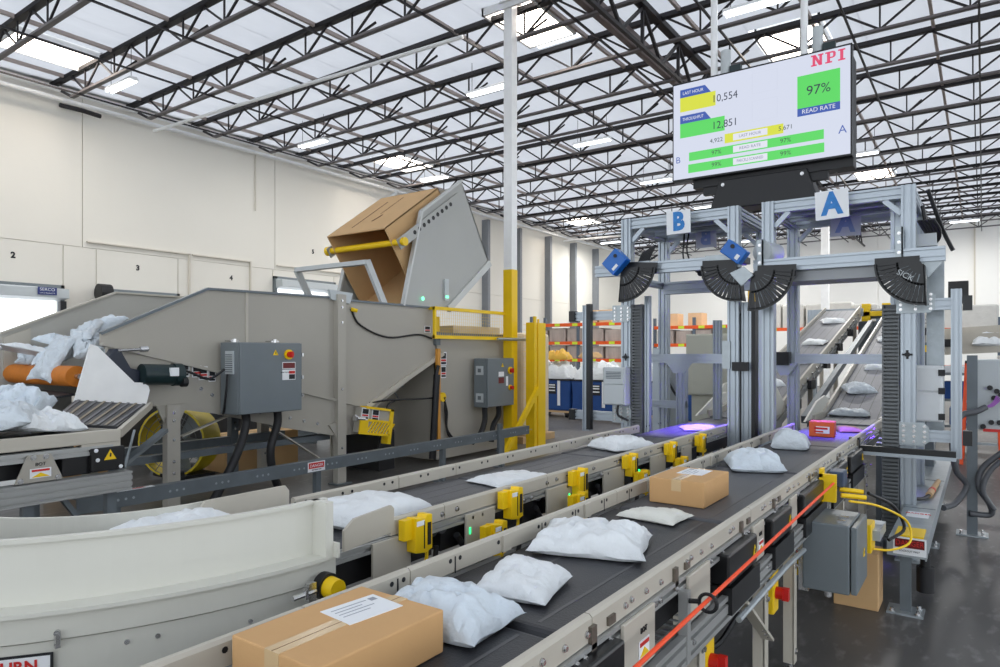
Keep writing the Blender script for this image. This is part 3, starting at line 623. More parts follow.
for x, z, w, h in ((3.72, 1.47, .1, .14), (3.85, 1.45, .1, .12), (3.92, 1.43, .1, .14), (4.02, 1.4, .08, .12)): warn(F, fy(x, YN-.027, z), w, h, 'dark')
g = G(); g.cyl((7.42, 6.5, .1), (7.52, 6.5, 1.32), .05, 12); g.cyl((7.5, 6.5, 1.3), (7.55, 6.5, 1.45), .03, 10); ram = obj('hydraulic_ram', g, RUB, F, smooth=True)
g = G(); g.bar((7.58, 6.53, .2), (7.58, 6.53, 1.7), .05, .06); obj('ram_guide', g, mat('orange_guide', (214, 150, 60), .5), ram)
# small yellow drive guard
o = thing('drive_guard', 'small tilted yellow guard box with warning stickers beside the hopper leg', 'guard', (6.3, 6.4, .6))
MG = Matrix.Translation((6.22, 6.42, .77)) @ Matrix.Rotation(.16, 4, 'Y') @ Matrix.Rotation(0, 4, 'X')
g = G(); g.box(-.28, .24, .0, .1, -.18, .14, MG); obj('guard_body', g, TAN, o)
g = G(); g.box(.24, .3, -.02, .1, -.3, .16, MG); g.box(-.2, .3, -.02, .1, .13, .16, MG); g.box(-.28, .26, -.02, 0, -.2, -.17, MG); g.box(-.28, -.14, -.02, 0, -.17, -.02, MG); g.box(-.14, .26, -.02, 0, -.03, .0, MG); obj('guard_frame', g, YEL, o, label='yellow guard frame')
g = G()
for k in range(8): g.bar(MG @ Vector((-.15+k*.055, -.01, -.17)), MG @ Vector((-.05+k*.055, -.01, -.03)), .018)
obj('guard_mesh', g, YEL, o)
for dx in (-.2, -.02):
    warn(o, MG @ fy(dx, -.004, .06), .13, .15, 'dark')
g = G(); g.cyl((5.85, 6.42, .82), (6.02, 6.42, .8), .03, 10); g.cyl((5.85, 6.42, .82), (5.88, 6.42, .82), .045, 6); obj('shaft_end', g, CHROME, o)
# gear motor at the head roller
o = thing('gear_motor', 'dark green gear motor with a blue-black bearing block at the hopper end', 'motor', (3.3, 6.4, 1.3))
g = G(); g.cyl((3.2, 6.4, 1.44), (3.5, 6.4, 1.43), .1, 20); g.cyl((3.5, 6.4, 1.43), (3.58, 6.4, 1.43), .11, 20); obj('motor_body', g, GRN, o, smooth=True)
g = G(); g.box(3.42, 3.5, 6.28, 6.31, 1.42, 1.5); obj('motor_label', g, PAPER, o)
g = G(); g.prism('y', [(2.85, 1.5), (2.98, 1.68), (3.02, 1.68), (3.12, 1.5), (3.2, 1.48), (3.2, 1.36), (2.95, 1.36)], 6.42, 6.55); obj('gear_case', g, mat('gear_blue', (30, 38, 54), .4), o, bev=.01)
g = G(); g.cyl((3.0, 6.42, 1.66), (3.28, 6.42, 1.68), .015, 8); g.cyl((3.2, 6.42, 1.675), (3.27, 6.42, 1.68), .028, 10); obj('take_up_rod', g, CHROME, o)
g = G(); g.box(3.0, 3.2, 6.4, 6.58, 1.27, 1.36); obj('mount', g, BEIGE, o)
g = G(); g.cyl((3.55, 6.33, 1.36), (3.6, 6.33, 1.36), .05, 12); obj('cable_gland', g, RUB, o)
# white discharge chute plate
g = G(); g.prism('y', [(2.74, 1.72), (2.8, 1.7), (3.12, 1.37), (3.2, 1.365), (3.25, 1.33), (3.26, 1.29), (3.22, 1.13), (2.61, 1.22)], 6.36, 6.375)
o = thing('chute_plate', 'white painted side plate with a rounded corner beside the orange roller', 'chute', (2.9, 6.37, 1.1)); obj('plate', g, mat('white_enamel', (244, 244, 242), .4), o)
# enclosures
def enclosure(x0, x1, y0, y1, z0, z1, lab, vents):
    o = thing('control_box', lab, 'control box', ((x0+x1)/2, y1, z0))
    g = G(); g.box(x0, x1, y0+.03, y1, z0, z1); obj('case', g, GREY, o, bev=.006)
    g = G(); g.box(x0+.005, x1-.005, y0, y0+.024, z0+.005, z1-.005); d = obj('door', g, GREY, o, bev=.006)
    w = x1-x0; h = z1-z0
    M = fy(x0, y0, z0)
    triangle(d, M @ Matrix.Translation((w*.55, h*.86, .001)), .07)
    return o, d, M, w, h
o, d, M, w, h = enclosure(4.1, 4.88, 6.2, 6.55, 1.0, 1.75, 'large grey control box with a red and yellow switch on the hopper side', 1)
def rot_switch(d, M, x, y, r=.055):
    g = G(); a = M @ Vector((x, y, 0)); n = (M.to_3x3() @ Vector((0, 0, 1))); g.cyl(a, a+n*.02, r, 18); s = obj('switch_plate', g, YEL, d, smooth=True)
    g = G(); g.cyl(a+n*.02, a+n*.06, r*.62, 14); g.bar(a+n*.07+Vector((0, 0, r*.6)), a+n*.07-Vector((0, 0, r*.6)), .02, .02); obj('switch_knob', g, RED, s)
rot_switch(d, M, w*.76, h*.83)
p = plate('nameplate', M, w*.66, w*.88, h*.62, h*.72, PAPER, d, .003); plate('display', M, w*.67, w*.87, h*.63, h*.71, mat('dark_red', (110, 20, 20), .3), p, z=.003)
p = plate('nameplate', M, w*.66, w*.88, h*.46, h*.61, PAPER, d, .003); plate('red_bar', M, w*.77, w*.87, h*.55, h*.59, RED, p, z=.003); plate('print_block', M, w*.77, w*.87, h*.47, h*.54, INK, p, z=.003); text('HIGH VOLTAGE', .018, INK, p, M @ Matrix.Translation((w*.715, h*.57, .004)))
g = G(); g.box(4.085, 4.1, 6.3, 6.44, 1.42, 1.66); v = obj('vent', g, GREYL, o)
g = G()
for k in range(9): g.box(4.08, 4.086, 6.31, 6.43, 1.44+k*.022, 1.45+k*.022)
obj('vent_slots', g, STEEL, v)
for x in (4.2, 4.7): g = G(); g.cyl((x, 6.45, 1.75), (x, 6.45, 1.79), .03, 8); g.box(x-.05, x+.05, 6.44, 6.55, 1.76, 1.775); obj('mount_lug', g, CHROME, o)
for z in (1.15, 1.35, 1.6): g = G(); g.box(4.88, 4.9, 6.2, 6.26, z, z+.04); obj('door_latch', g, CHROME, o)
g = G(); g.tube([(4.3, 6.4, 1.0), (4.3, 6.4, .85), (4.15, 6.35, .55), (3.9, 6.3, .2), (3.8, 6.3, .05)], .045, 10); g.tube([(4.7, 6.4, 1.0), (4.7, 6.4, .85), (4.6, 6.38, .6), (4.62, 6.38, .35), (4.75, 6.4, .05)], .045, 10); obj('conduit', g, RUB, o, smooth=True)
g = G(); g.tube([(4.07, 6.37, 1.42), (4.06, 6.38, 1.25), (4.08, 6.45, 1.05), (4.1, 6.5, 1.0)], .012, 6); obj('cable', g, RUB, o, smooth=True)
# dark steel rail in front of the hopper
o = thing('guard_rail', 'long dark grey steel channel rail with a danger sticker, low in front of the hopper', 'rail', (5.5, 5.6, 0))
g = G(); g.box(2.3, 8.55, 5.56, 5.575, .42, .54); g.box(2.3, 8.55, 5.575, 5.64, .42, .432); g.box(2.3, 8.55, 5.575, 5.64, .528, .54); obj('channel', g, STEEL, o)
g = G()
for k in range(15):
    for j in range(3): g.cyl((2.6+k*.42+j*.06, 5.559, .48+.0*j), (2.6+k*.42+j*.06, 5.5585, .48), .011, 8)
obj('punched_holes', g, GALV, o, stuff=True)
for x in (2.6, 4.6, 6.6, 7.9): g = G(); g.box(x-.03, x+.03, 5.58, 5.64, 0, .43); g.box(x-.08, x+.08, 5.54, 5.7, 0, .012); obj('leg', g, STEEL, o)
g = G(); g.box(7.72, 7.79, 5.52, 5.56, .2, .64); obj('clamp_post', g, STEEL, o)
danger(o, fy(4.55, 5.555, .48), .22, .1)
plate('danger_sign', Matrix(((1, 0, 0, 2.75), (0, 1, 0, 5.6), (0, 0, 1, .541), (0, 0, 0, 1))), -.15, .15, -.03, .03, PAPER, o, label='white sticker with red print on the rail top'); text('DANGER', .04, RED, o, Matrix(((1, 0, 0, 2.75), (0, 1, 0, 5.6), (0, 0, 1, .5435), (0, 0, 0, 1))))
# ------------------------------------------------------------ left belt conveyor taking mail away from the hopper
L = thing('belt_conveyor', 'left conveyor below the hopper outlet, carrying crumpled mailers on a wide belt', 'conveyor', (1.8, 5.4, 0))
g = G(); g.prism('x', [(4.88, 1.03), (4.92, 1.03), (4.92, 1.115), (4.88, 1.115)], .3, 2.3); obj('side_rail', g, BEIGE, L, bev=.006)
g = G(); g.bar((2.3, 4.9, 1.085), (3.28, 6.38, 1.15), .03, .06); g.bar((2.3, 4.9, 1.02), (2.05, 4.9, 1.02), .03, .05); obj('side_rail', g, BEIGE, L)
g = G(); g.box(.3, 2.15, 4.95, 6.3, 1.05, 1.08); g.cyl((2.15, 4.95, 1.05), (2.15, 6.3, 1.05), .03, 14); obj('belt', g, BELT, L)
g = G(); g.quad((.6, 6.3, 1.08), (2.72, 6.6, 1.26), (2.72, 8.08, 1.28), (.6, 8.08, 1.1), .02); obj('drop_belt', g, BELT, L)
g = G(); g.box(.4, 2.7, 8.02, 8.06, .6, 1.25); obj('rear_skirt', g, TAND, L)
def lerp(a, b_, t): return Vector(a)+(Vector(b_)-Vector(a))*t
q = ((2.1, 5.55, 1.135), (2.36, 5.06, 1.115), (3.24, 6.36, 1.16), (2.62, 6.36, 1.235))
def bil(u, v): return lerp(lerp(q[0], q[1], u), lerp(q[3], q[2], u), v)
g = G(); N_ = 18
vs = [bil(i/N_, j/6)+Vector((0, 0, dz)) for dz in (0, -.03) for i in range(N_+1) for j in range(7)]; o_ = (N_+1)*7
fs = [(i*7+j, i*7+j+1, i*7+j+8, i*7+j+7) for i in range(N_) for j in range(6)]; fs += [tuple(o_+k for k in f[::-1]) for f in fs]
fs += [(i*7, i*7+7, o_+i*7+7, o_+i*7) for i in range(N_)]+[(i*7+6, i*7+13, o_+i*7+13, o_+i*7+6) for i in range(N_)]+[(j, j+1, o_+j+1, o_+j) for j in range(6)]+[(N_*7+j, N_*7+j+1, o_+N_*7+j+1, o_+N_*7+j) for j in range(6)]
g._add(vs, fs); ob = obj('outfeed_belt', g, BELT, L)
for k in range(9):
    g = G(); t = (k+.3)/9; up = Vector((0, 0, .004))
    vs = [bil(t+dt, j/6)+up*(1+z) for z in (0, 1) for dt in (0, .036) for j in range(7)]
    g._add(vs, [(14+j, 15+j, 22+j, 21+j) for j in range(6)]+[(j, j+1, 15+j, 14+j) for j in range(6)]+[(7+j, 8+j, 22+j, 21+j) for j in range(6)]); obj('belt_rib', g, STRIPE if k % 2 else mat('belt_rib', (104, 104, 108), .5), ob)
g = G(); g.quad((2.08, 5.5, 1.03), (2.34, 5.02, 1.02), (2.34, 5.02, 1.10), (2.08, 5.5, 1.12), .01); fp = obj('front_fascia', g, BEIGE, L)
g = G(); g.box(1.98, 2.02, 5.4, 5.5, 1.04, 1.12); obj('hinge_block', g, BEIGE, fp)
g = G(); g.ext('x', .3, 2.25, 4.88, 4.93, .955, 1.015, .04); obj('upper_extrusion', g, ALUB, L)
g = G(); g.ext('x', .3, 2.36, 4.84, 4.94, .69, .82, .05); obj('lower_extrusion', g, ALUB, L)
g = G(); g.ext('x', .3, 2.36, 6.2, 6.28, .69, .82, .05); obj('lower_extrusion', g, ALUB, L)
g = G(); g.prism('y', [(1.66, .83), (1.93, .83), (1.86, 1.0), (1.73, 1.0)], 4.86, 4.872); p = obj('guard_plate', g, TAN, L); warn(p, fy(1.8, 4.858, .885), .12, .06); text('BOT', .03, INK, p, fy(1.8, 4.858, .94)); obj('plate_bolt', hexbolts([(1.76, 4.86, .985), (1.83, 4.86, .985), (1.69, 4.86, .845), (1.9, 4.86, .845)], (0, -1, 0), .012), CHROME, p)
g = G(); g.box(1.94, 2.12, 4.9, 5.1, .83, .99); obj('drive_box', g, BOX, L, bev=.008)
g = G(); g.box(2.1, 2.32, 4.86, 5.1, .84, 1.0); p = obj('drive_box', g, BOX, L, bev=.008); triangle(p, fy(2.22, 4.858, .95), .08); obj('box_screw', hexbolts([(2.13, 4.86, .985), (2.14, 4.86, .92), (2.29, 4.86, .86)], (0, -1, 0), .009), PAPER, p)
g = G(); g.box(.3, 2.05, 5.0, 6.2, .84, 1.04); obj('slider_bed', g, RUB, L)
g = G(); g.cyl((.4, 5.1, .9), (1.65, 5.1, .9), .08, 14); obj('drive_roller', g, RUB, L, smooth=True)
g = G(); g.bar((2.36, 4.95, .83), (2.55, 5.2, 1.06), .015); obj('stay_rod', g, GALV, L)
g = G(); g.bar((2.3, 5.2, .7), (3.05, 5.7, .98), .06, .03); obj('stay_bar', g, STEEL, L)
for x in (.8, 1.75, 2.25):
    for y in (4.93, 6.2): g = G(); g.box(x-.03, x+.03, y-.03, y+.03, 0, .69); obj('leg', g, STEEL, L)
g = G(); g.bar((1.95, 4.93, .69), (2.2, 4.93, .3), .05, .03); obj('leg_brace', g, STEEL, L)
# ------------------------------------------------------------ box tipper
T = thing('box_tipper', 'grey box tipper raised above its beige base, holding a cardboard box', 'tipper', (8.5, 7.3, 0))
g = G(); g.box(7.6, 9.75, YN, YN+.03, .05, 1.92); obj('base_panel', g, TAN, T)
g = G(); g.box(7.6, 7.63, YN, 8.1, .05, 1.9); g.box(9.72, 9.75, YN, 8.1, .05, 1.9); g.box(7.6, 9.75, 8.08, 8.1, .05, 1.9); obj('base_shell', g, TAN, T)
g = G(); g.box(7.56, 7.66, YN-.05, YN, 1.75, 1.95); g.box(7.6, 9.75, YN-.01, YN, 1.9, 1.94); obj('base_flange', g, STEEL, T)
warn(T, fy(7.78, YN-.005, 1.55), .14, .2, 'dark'); warn(T, fy(7.78, YN-.005, 1.35), .12, .18, 'dark'); warn(T, fy(7.42, YN-.005, 1.98), .13, .1, 'dark')
g = G(); g.cyl((7.7, YN-.02, .98), (7.7, YN-.07, .98), .07, 14); obj('cable_boss', g, YEL, T)
g = G(); g.tube([(7.72, YN-.06, .98), (7.82, YN-.04, .75), (7.82, YN-.04, .5), (8.0, YN-.04, .3)], .018, 6); obj('cable', g, RUB, T, smooth=True); g = G(); g.tube([(7.75, YN-.06, .98), (7.78, YN-.04, .7), (7.85, YN-.04, .4), (8.1, YN-.04, .25)], .014, 6); obj('cable', g, RUB, T, smooth=True)
g = G(); g.cyl((8.9, 6.4, 1.86), (10.0, 6.2, 1.86), .025, 8); obj('conduit', g, GALV, T, smooth=True)
side = [(6.91, 2.3), (7.29, 3.68), (8.21, 4.31), (8.26, 4.24), (8.94, 3.11), (7.89, 2.3)]
for y in (YN, 8.0):
    g = G(); g.prism('y', side, y, y+.02); s = obj('cradle_side', g, TIPM, T)
    g = G()
    for a, b_ in ((0, 1), (1, 2), (4, 5)): g.bar((side[a][0], y, side[a][1]), (side[b_][0], y, side[b_][1]), .07, .03 if b_ < 5 else .1)
    obj('cradle_edge', g, mat('bare_edge', (196, 198, 196), .35, .3), s)
    g = G(); d = Vector((.84, 0, .57)).normalized()
    p0 = Vector((6.86, y-.02 if y == YN else y+.03, 3.17)); g.bar(p0-d*.06, p0+d*1.55, .02, .15); arm = obj('bar_arm', g, TIPM, s)
    g = G()
    for k in range(9): q_ = p0+d*(.32+k*.12); g.cyl(q_+Vector((0, -.014, 0)), q_+Vector((0, .014, 0)), .032, 12)
    obj('arm_holes', g, RUB, arm)
g = G(); g.quad((8.26, YN, 4.24), (8.26, 8.02, 4.24), (8.94, 8.02, 3.11), (8.94, YN, 3.11), .02); obj('cradle_back', g, TIPM, T)
g = G(); g.quad((8.94, YN, 3.11), (8.94, 8.02, 3.11), (7.89, 8.02, 2.3), (7.89, YN, 2.3), .02); obj('cradle_floor', g, TIPM, T)
g = G(); g.cyl((6.86, 6.52, 3.18), (6.86, 8.1, 3.18), .045, 14); g.cyl((6.86, 6.5, 3.18), (6.86, 6.54, 3.18), .06, 14); g.cyl((6.86, 8.06, 3.18), (6.86, 8.12, 3.18), .07, 14); obj('retaining_bar', g, YEL, T, smooth=True, label='yellow round retaining bar across the box mouth')
g = G(); g.bar((6.6, YN+.05, 2.3), (6.28, YN+.05, 2.86), .05, .09); g.bar((6.28, YN+.03, 2.84), (6.28, 8.1, 2.84), .09, .06); g.bar((6.28, 8.1, 2.84), (6.6, 8.1, 2.3), .05, .09); obj('chute_hoop', g, mat('hoop_grey', (196, 200, 200), .4), T)
g = G(); g.box(7.79, 7.88, YN-.03, YN, 2.42, 2.75); lm = obj('stack_lamp', g, GREYL, T)
g = G(); g.box(7.8, 7.87, YN-.034, YN-.03, 2.46, 2.5); g.cyl((7.3, YN-.02, 2.42), (7.3, YN-.03, 2.42), .03, 10); obj('lamp_lens', g, emit('green_lens', (120, 255, 190), 1.5), lm)
g = G(); g.prism('y', [(5.56, 2.42), (5.95, 2.4), (5.9, 2.26), (5.6, 2.3)], YN-.05, YN-.01); obj('hinge_plate', g, GREYL, F)
# the tipped cardboard box
Rb = thing('cardboard_box', 'big open cardboard box held upside down in the box tipper', 'box', (7.5, 7.3, 3))
ex = Vector((.82, 0, .57)).normalized(); ez = Vector((-ex.z, 0, ex.x)); p0 = Vector((6.68, 0, 3.36))
def gb(s, t, y): q_ = p0+ex*s-ez*t; return Vector((q_.x, y, q_.z))
LB_, HB = 1.36, 1.2
def gpanel(c, m, name, th=.015):
    g = G(); g.quad(*c, th); return obj(name, g, m, Rb)
gpanel([gb(0, 0, 6.72), gb(0, 0, 7.92), gb(LB_, 0, 7.92), gb(LB_, 0, 6.72)], CARDD, 'side_wall')
gpanel([gb(0, 0, 6.72), gb(LB_, 0, 6.72), gb(LB_, HB, 6.72), gb(0, HB, 6.72)], CARDD, 'side_wall')
gpanel([gb(0, 0, 7.92), gb(0, HB, 7.92), gb(LB_, HB, 7.92), gb(LB_, 0, 7.92)], CARDD, 'side_wall')
gpanel([gb(0, HB, 6.72), gb(LB_, HB, 6.72), gb(LB_, HB, 7.92), gb(0, HB, 7.92)], CARDD, 'side_wall')
gpanel([gb(LB_, 0, 6.72), gb(LB_, 0, 7.92), gb(LB_, HB, 7.92), gb(LB_, HB, 6.72)], CARDD, 'bottom')
g = G(); a = gb(.55, -.003, 7.2); g.quad(a, a+Vector((0, .03, 0)), gb(.35, -.003, 7.25)+Vector((0, .03, 0)), gb(.35, -.003, 7.25), .003); obj('cut_mark', g, DKIN, Rb)
g = G(); g.quad(gb(.2, -.003, 7.55), gb(.2, -.003, 7.57), gb(1.1, -.003, 7.57), gb(1.1, -.003, 7.55), .002); g.quad(gb(.6, -.003, 7.3), gb(.6, -.003, 7.31), gb(1.2, -.003, 7.31), gb(1.2, -.003, 7.3), .002); obj('crease', g, DKIN, Rb)
# second control box and yellow fence
o, d, M, w, h = enclosure(8.47, 9.2, 6.28, 6.55, .78, 1.55, 'smaller grey control box with two round switches on the tipper base', 1)
rot_switch(d, M, w*.83, h*.74, .06); rot_switch(d, M, w*.83, h*.38, .045)
p = plate('nameplate', M, w*.4, w*.6, h*.62, h*.72, PAPER, d, .003); p = plate('nameplate', M, w*.4, w*.6, h*.48, h*.6, mat('dark_red', (110, 20, 20)), d, .003); p = plate('nameplate', M, w*.68, w*.76, h*.42, h*.62, PAPER, d, .003)
for z in (.93, 1.36): g = G(); g.box(8.455, 8.47, 6.36, 6.5, z-.07, z+.07); v = obj('vent', g, GREYL, o); g = G(); g.box(8.45, 8.456, 6.4, 6.46, z-.03, z+.03); obj('vent_slots', g, STEEL, v)
g = G(); g.tube([(8.62, 6.45, .78), (8.62, 6.45, .55), (8.5, 6.45, .35), (8.3, 6.45, .25)], .045, 8); g.tube([(9.0, 6.45, .78), (9.0, 6.45, .62), (8.85, 6.45, .45), (8.8, 6.45, .2)], .045, 8); obj('conduit', g, RUB, o, smooth=True)
Y_ = thing('safety_fence', 'yellow safety fence with fine mesh and thick posts around the tipper', 'fence', (9, 6.5, 0))
g = G(); g.bar((7.45, 6.5, 2.29), (9.45, 6.5, 2.29), .05); g.bar((7.45, 6.5, 1.87), (9.45, 6.5, 1.87), .05); g.bar((7.47, 6.5, 1.85), (7.47, 6.5, 2.31), .04); g.bar((7.47, 6.5, 2.29), (7.47, 7.4, 2.29), .04); obj('rail', g, YEL, Y_)
g = G()
for k in range(38): g.cyl((7.5+k*.05, 6.5, 1.87), (7.5+k*.05, 6.5, 2.29), .0014, 4)
for k in range(8): g.cyl((7.47, 6.5, 1.9+k*.05), (9.4, 6.5, 1.9+k*.05), .0014, 4)
for k in range(20): g.cyl((9.5+.0*k, 6.3, .4+k*.09), (9.75, 6.1, .4+k*.09), .003, 4)
obj('mesh', g, YEL, Y_, stuff=True)
g = G(); g.box(9.43, 9.83, 6.06, 6.2, 0, 2.14); g.box(9.43, 9.5, 6.03, 6.06, 0, 2.24); g.box(9.56, 9.6, 6.04, 6.06, 0, 2.2); obj('post', g, YEL, Y_, bev=.004)
g = G(); g.bar((8.5, 6.0, .05), (9.5, 6.0, 1.05), .06, .08); obj('brace', g, YEL, Y_)
g = G(); g.box(7.75, 8.05, 6.9, 7.1, 1.9, 2.2); obj('rest_block', g, YEL, Y_)
g = G(); g.box(8.5, 9.8, 7.0, 7.9, 1.9, 2.08); tag(obj('plywood_sheet', g, PLY), 'pale plywood top behind the yellow mesh on the tipper base', 'board')
o = thing('bulk_bag', 'cream wrapped bulk load standing behind the yellow fence', 'bag', (10.4, 6.9, 0))
g = G(); g.box(10.2, 11.1, 6.75, 7.6, .12, 2.0); b_ = obj('wrapped_load', g, mat('cream_wrap', (226, 208, 178), .5, 0, .12, 4, .8, 7), o, bev=.06)
g = G(); g.box(10.1, 11.2, 6.7, 7.7, 0, .12); obj('pallet', g, WOOD, o)
# drum fan and cartons under the hopper
o = thing('drum_fan', 'large yellow drum fan on the floor behind the hopper legs', 'fan', (4.75, 8.4, 0))
MF = Matrix.Translation((4.75, 8.5, .5)) @ Matrix.Rotation(math.radians(-150), 4, 'Z') @ Matrix.Rotation(math.radians(90), 4, 'Y')
g = G(); n = 28
vs = []; fs = []
for i in range(n):
    a = 2*PI*i/n
    for r, z in ((.45, -.2), (.45, .2), (.42, .2), (.42, -.2)): vs.append((r*math.cos(a), r*math.sin(a), z))
for i in range(n):
    for k in range(4): fs.append((i*4+k, i*4+(k+1) % 4, (i+1) % n*4+(k+1) % 4, (i+1) % n*4+k))
g._add(vs, fs, MF); obj('drum', g, YELD, o, smooth=True)
g = G()
for k in range(5): g.quad(*[MF @ (Matrix.Rotation(k*2*PI/5, 4, 'Z') @ Vector(v)) for v in ((.05, -.06, .03), (.38, -.14, .06), (.38, .12, -.06), (.05, .06, -.03))], .005)
obj('blades', g, GREY, o)
g = G()
for r in (.1, .18, .26, .34, .42):
    for i in range(24): g.cyl(MF @ Vector((r*math.cos(2*PI*i/24), r*math.sin(2*PI*i/24), .2)), MF @ Vector((r*math.cos(2*PI*(i+1)/24), r*math.sin(2*PI*(i+1)/24), .2)), .004, 4)
for i in range(12): g.cyl(MF @ Vector((.05, 0, .2)), MF @ Vector((.43*math.cos(2*PI*i/12), .43*math.sin(2*PI*i/12), .2)), .004, 4)
obj('grille', g, STEEL, o, stuff=True)
g = G(); g.cyl((4.45, 8.2, .08), (4.6, 8.15, .08), .08, 14); g.cyl((5.05, 8.6, .08), (5.0, 8.75, .08), .08, 14); g.box(4.5, 5.0, 8.1, 8.7, .06, .1); obj('cart_base', g, RUB, o)
o = thing('added_dark_beams', 'added dark beams behind the hopper legs, screening the door light', 'conveyor', (5.3, 10, 0))  # dark beams put in to keep door light off the floor under the hopper
for y in (9.75, 10.3): g = G(); g.box(1.5, 8.5, y, y+.05, .3, .95); obj('frame_side', g, mat('dark_frame', (62, 64, 68), .5), o)
for x in (2, 5, 8): g = G(); g.box(x-.04, x+.04, 9.8, 10.3, 0, .3); obj('leg', g, STEEL, o)
for i, (x, y, a, b_, h, l) in enumerate(((3.9, 9.3, .7, .5, .98, 'tall brown carton glimpsed under the hopper, left of the drum fan'), (5.9, 8.6, 1.2, .5, .5, 'brown carton low under the hopper, right of the drum fan'))):
    g = G(); g.box(x-a/2, x+a/2, y-b_/2, y+b_/2, 0, h); o = obj('carton', g, CARDD, bev=.01); tag(o, l, 'box')
    g = G(); g.box(x-a/2-.001, x+a/2+.001, y-.03, y+.03, h-.1, h+.002); obj('tape', g, TAPE, o)
# ------------------------------------------------------------ scan gantry: two aluminium frames
def gusset(root, x, y, z, w=.13, h=.17, dots=3):
    c = .035; g = G(); g.prism('x', [(y-w/2, z-h/2+c), (y-w/2+c, z-h/2), (y+w/2, z-h/2), (y+w/2, z+h/2), (y-w/2+c, z+h/2), (y-w/2, z+h/2-c)], x-.012, x); p = obj('gusset_plate', g, GALV, root)
    pts = [(x-.012, y-w/2+.03+(w-.06)*i/2, z-h/2+.03+(h-.06)*j/3) for i in range(3) for j in range(4)]
    obj('plate_bolts', hexbolts(pts, (-1, 0, 0), .008), CHROME, p, stuff=True); return p
def duct(root, x, y0, y1, z0, z1):
    g = G(); g.box(x, x+.05, y0+.005, y1-.005, z0, z1); g.box(x-.04, x, y0, y0+.012, z0, z1); g.box(x-.04, x, y1-.012, y1, z0, z1)
    n = int((z1-z0)/.03)
    for k in range(n): g.box(x-.045, x-.03, y0, y1, z0+k*.03, z0+k*.03+.017)
    obj('slotted_duct', g, mat('duct_grey', (104, 108, 110), .5), root)
def frame(lab, yl, yr, loc):      # yl > yr : left and right posts
    R = thing('gantry_frame', lab, 'gantry', loc); w = .1; x0, x1, zt = 6.2, 7.15, 2.97
    for y in (yl-w, yr):
        for x in (x0, x1): g = G(); g.ext('z', 0, zt, x, x+w, y, y+w, .05); obj('post', g, ALU, R); g = G(); g.box(x-.03, x+w+.03, y-.04, y+w+.04, 0, .015); obj('foot_plate', g, GALV, R)
        g = G(); g.ext('x', x0+w, x1, y+.01, y+w-.01, zt-.1, zt, .05); obj('side_beam', g, ALU, R)
        g = G(); g.ext('x', x0+w, x1, y+.01, y+w-.01, zt-.62, zt-.56, .05); obj('side_beam', g, ALU, R)
        g = G(); g.box(x0+w*.2, x0+w*.8, y-.003, y, 2.5, 2.72); obj('joint_plate', g, GALV, R)
    for x in (x0, x1):
        g = G(); g.ext('y', yr+w, yl-w, x+.02, x+w-.02, zt-.1, zt, .05); obj('top_beam', g, ALU, R)
        for y, s in ((yr+w, 1), (yl-w, -1)):
            g = G(); g.bar((x+.05, y, zt-.22), (x+.05, y+s*.12, zt-.1), .04); obj('corner_brace', g, ALU, R)
    for x in (6.5, 6.8): g = G(); g.ext('y', yr+w, yl-w, x, x+.05, zt-.09, zt-.04, .05); obj('cross_bar', g, ALU, R)
    return R
GA = frame('right aluminium scan frame over the nearest conveyor, with the letter A sign', 1.59, .43, (6.7, 1.0, 0))
g = G(); g.box(6.32, 7.1, .6, 1.42, 2.95, 2.968); obj('light_hood', g, FANB, GA)
g = G(); g.ext('y', .23, 1.63, 6.08, 6.16, 2.34, 2.45, .055); obj('scanner_beam', g, ALU, GA)
g = G(); g.box(6.14, 6.19, .5, 1.45, 2.25, 2.34); g.box(6.19, 6.55, .5, 1.45, 2.25, 2.265); obj('beam_housing', g, mat('dull_steel', (140, 143, 146), .42, .5), GA)
for y in (.53, 1.57): g = G(); g.box(6.06, 6.078, y-.025, y+.025, 2.3, 2.62); g.box(6.06, 6.2, y-.025, y-.015, 2.3, 2.62); c_ = obj('beam_clamp', g, GALV, GA); obj('clamp_bolts', hexbolts([(6.06, y, z) for z in (2.34, 2.42, 2.5, 2.57)], (-1, 0, 0), .009), CHROME, c_, stuff=True)
g = G(); g.prism('x', [(.24, 2.34), (.48, 2.34), (.34, 2.22)], 6.1, 6.12); obj('beam_bracket', g, GALV, GA)
g = G(); g.box(6.4, 6.65, .3, .5, 2.5, 2.6); obj('camera_box', g, GREYL, GA)
g = G(); g.ext('y', .5, 1.5, 7.06, 7.14, 1.54, 1.63, .05); obj('cross_beam', g, ALU, GA)
g = G(); g.box(7.04, 7.16, 1.55, 1.7, 1.52, 1.65); obj('beam_end_cap', g, FANB, GA)
g = G(); g.prism('x', [(1.48, 1.54), (1.72, 1.54), (1.64, 1.42), (1.56, 1.42)], 7.08, 7.12); obj('beam_bracket', g, ALU, GA)
duct(GA, 6.24, .54, .66, .15, 2.03)
g = G(); g.box(6.6, 6.7, .26, .38, .98, 2.5); gp = obj('tall_channel', g, GALV, GA)
obj('channel_bolts', hexbolts([(6.6, y, z) for z in (1.72, 1.8, 1.88, 1.96) for y in (.29, .35)], (-1, 0, 0), .013), GALV, gp, stuff=True)
gusset(GA, 6.2, .43, 2.04, .26, .17); gusset(GA, 6.2, .44, 1.01, .2, .18)
g = G(); g.cyl((6.19, .485, 1.63), (6.2, .485, 1.63), .02, 8); g.box(6.192, 6.2, .45, .52, 1.622, 1.638); g.box(6.192, 6.2, .477, .493, 1.595, 1.665); obj('profile_end', g, INK, GA)
g = G(); g.ext('z', 0, 2.9, 6.4, 6.5, .55, .62, .05); obj('rear_post', g, ALU, GA); g = G(); g.box(6.35, 6.45, .68, .72, 0, .9); g.box(6.5, 6.6, .64, .72, 0, .92); obj('inner_post', g, STEEL, GA)
g = G()
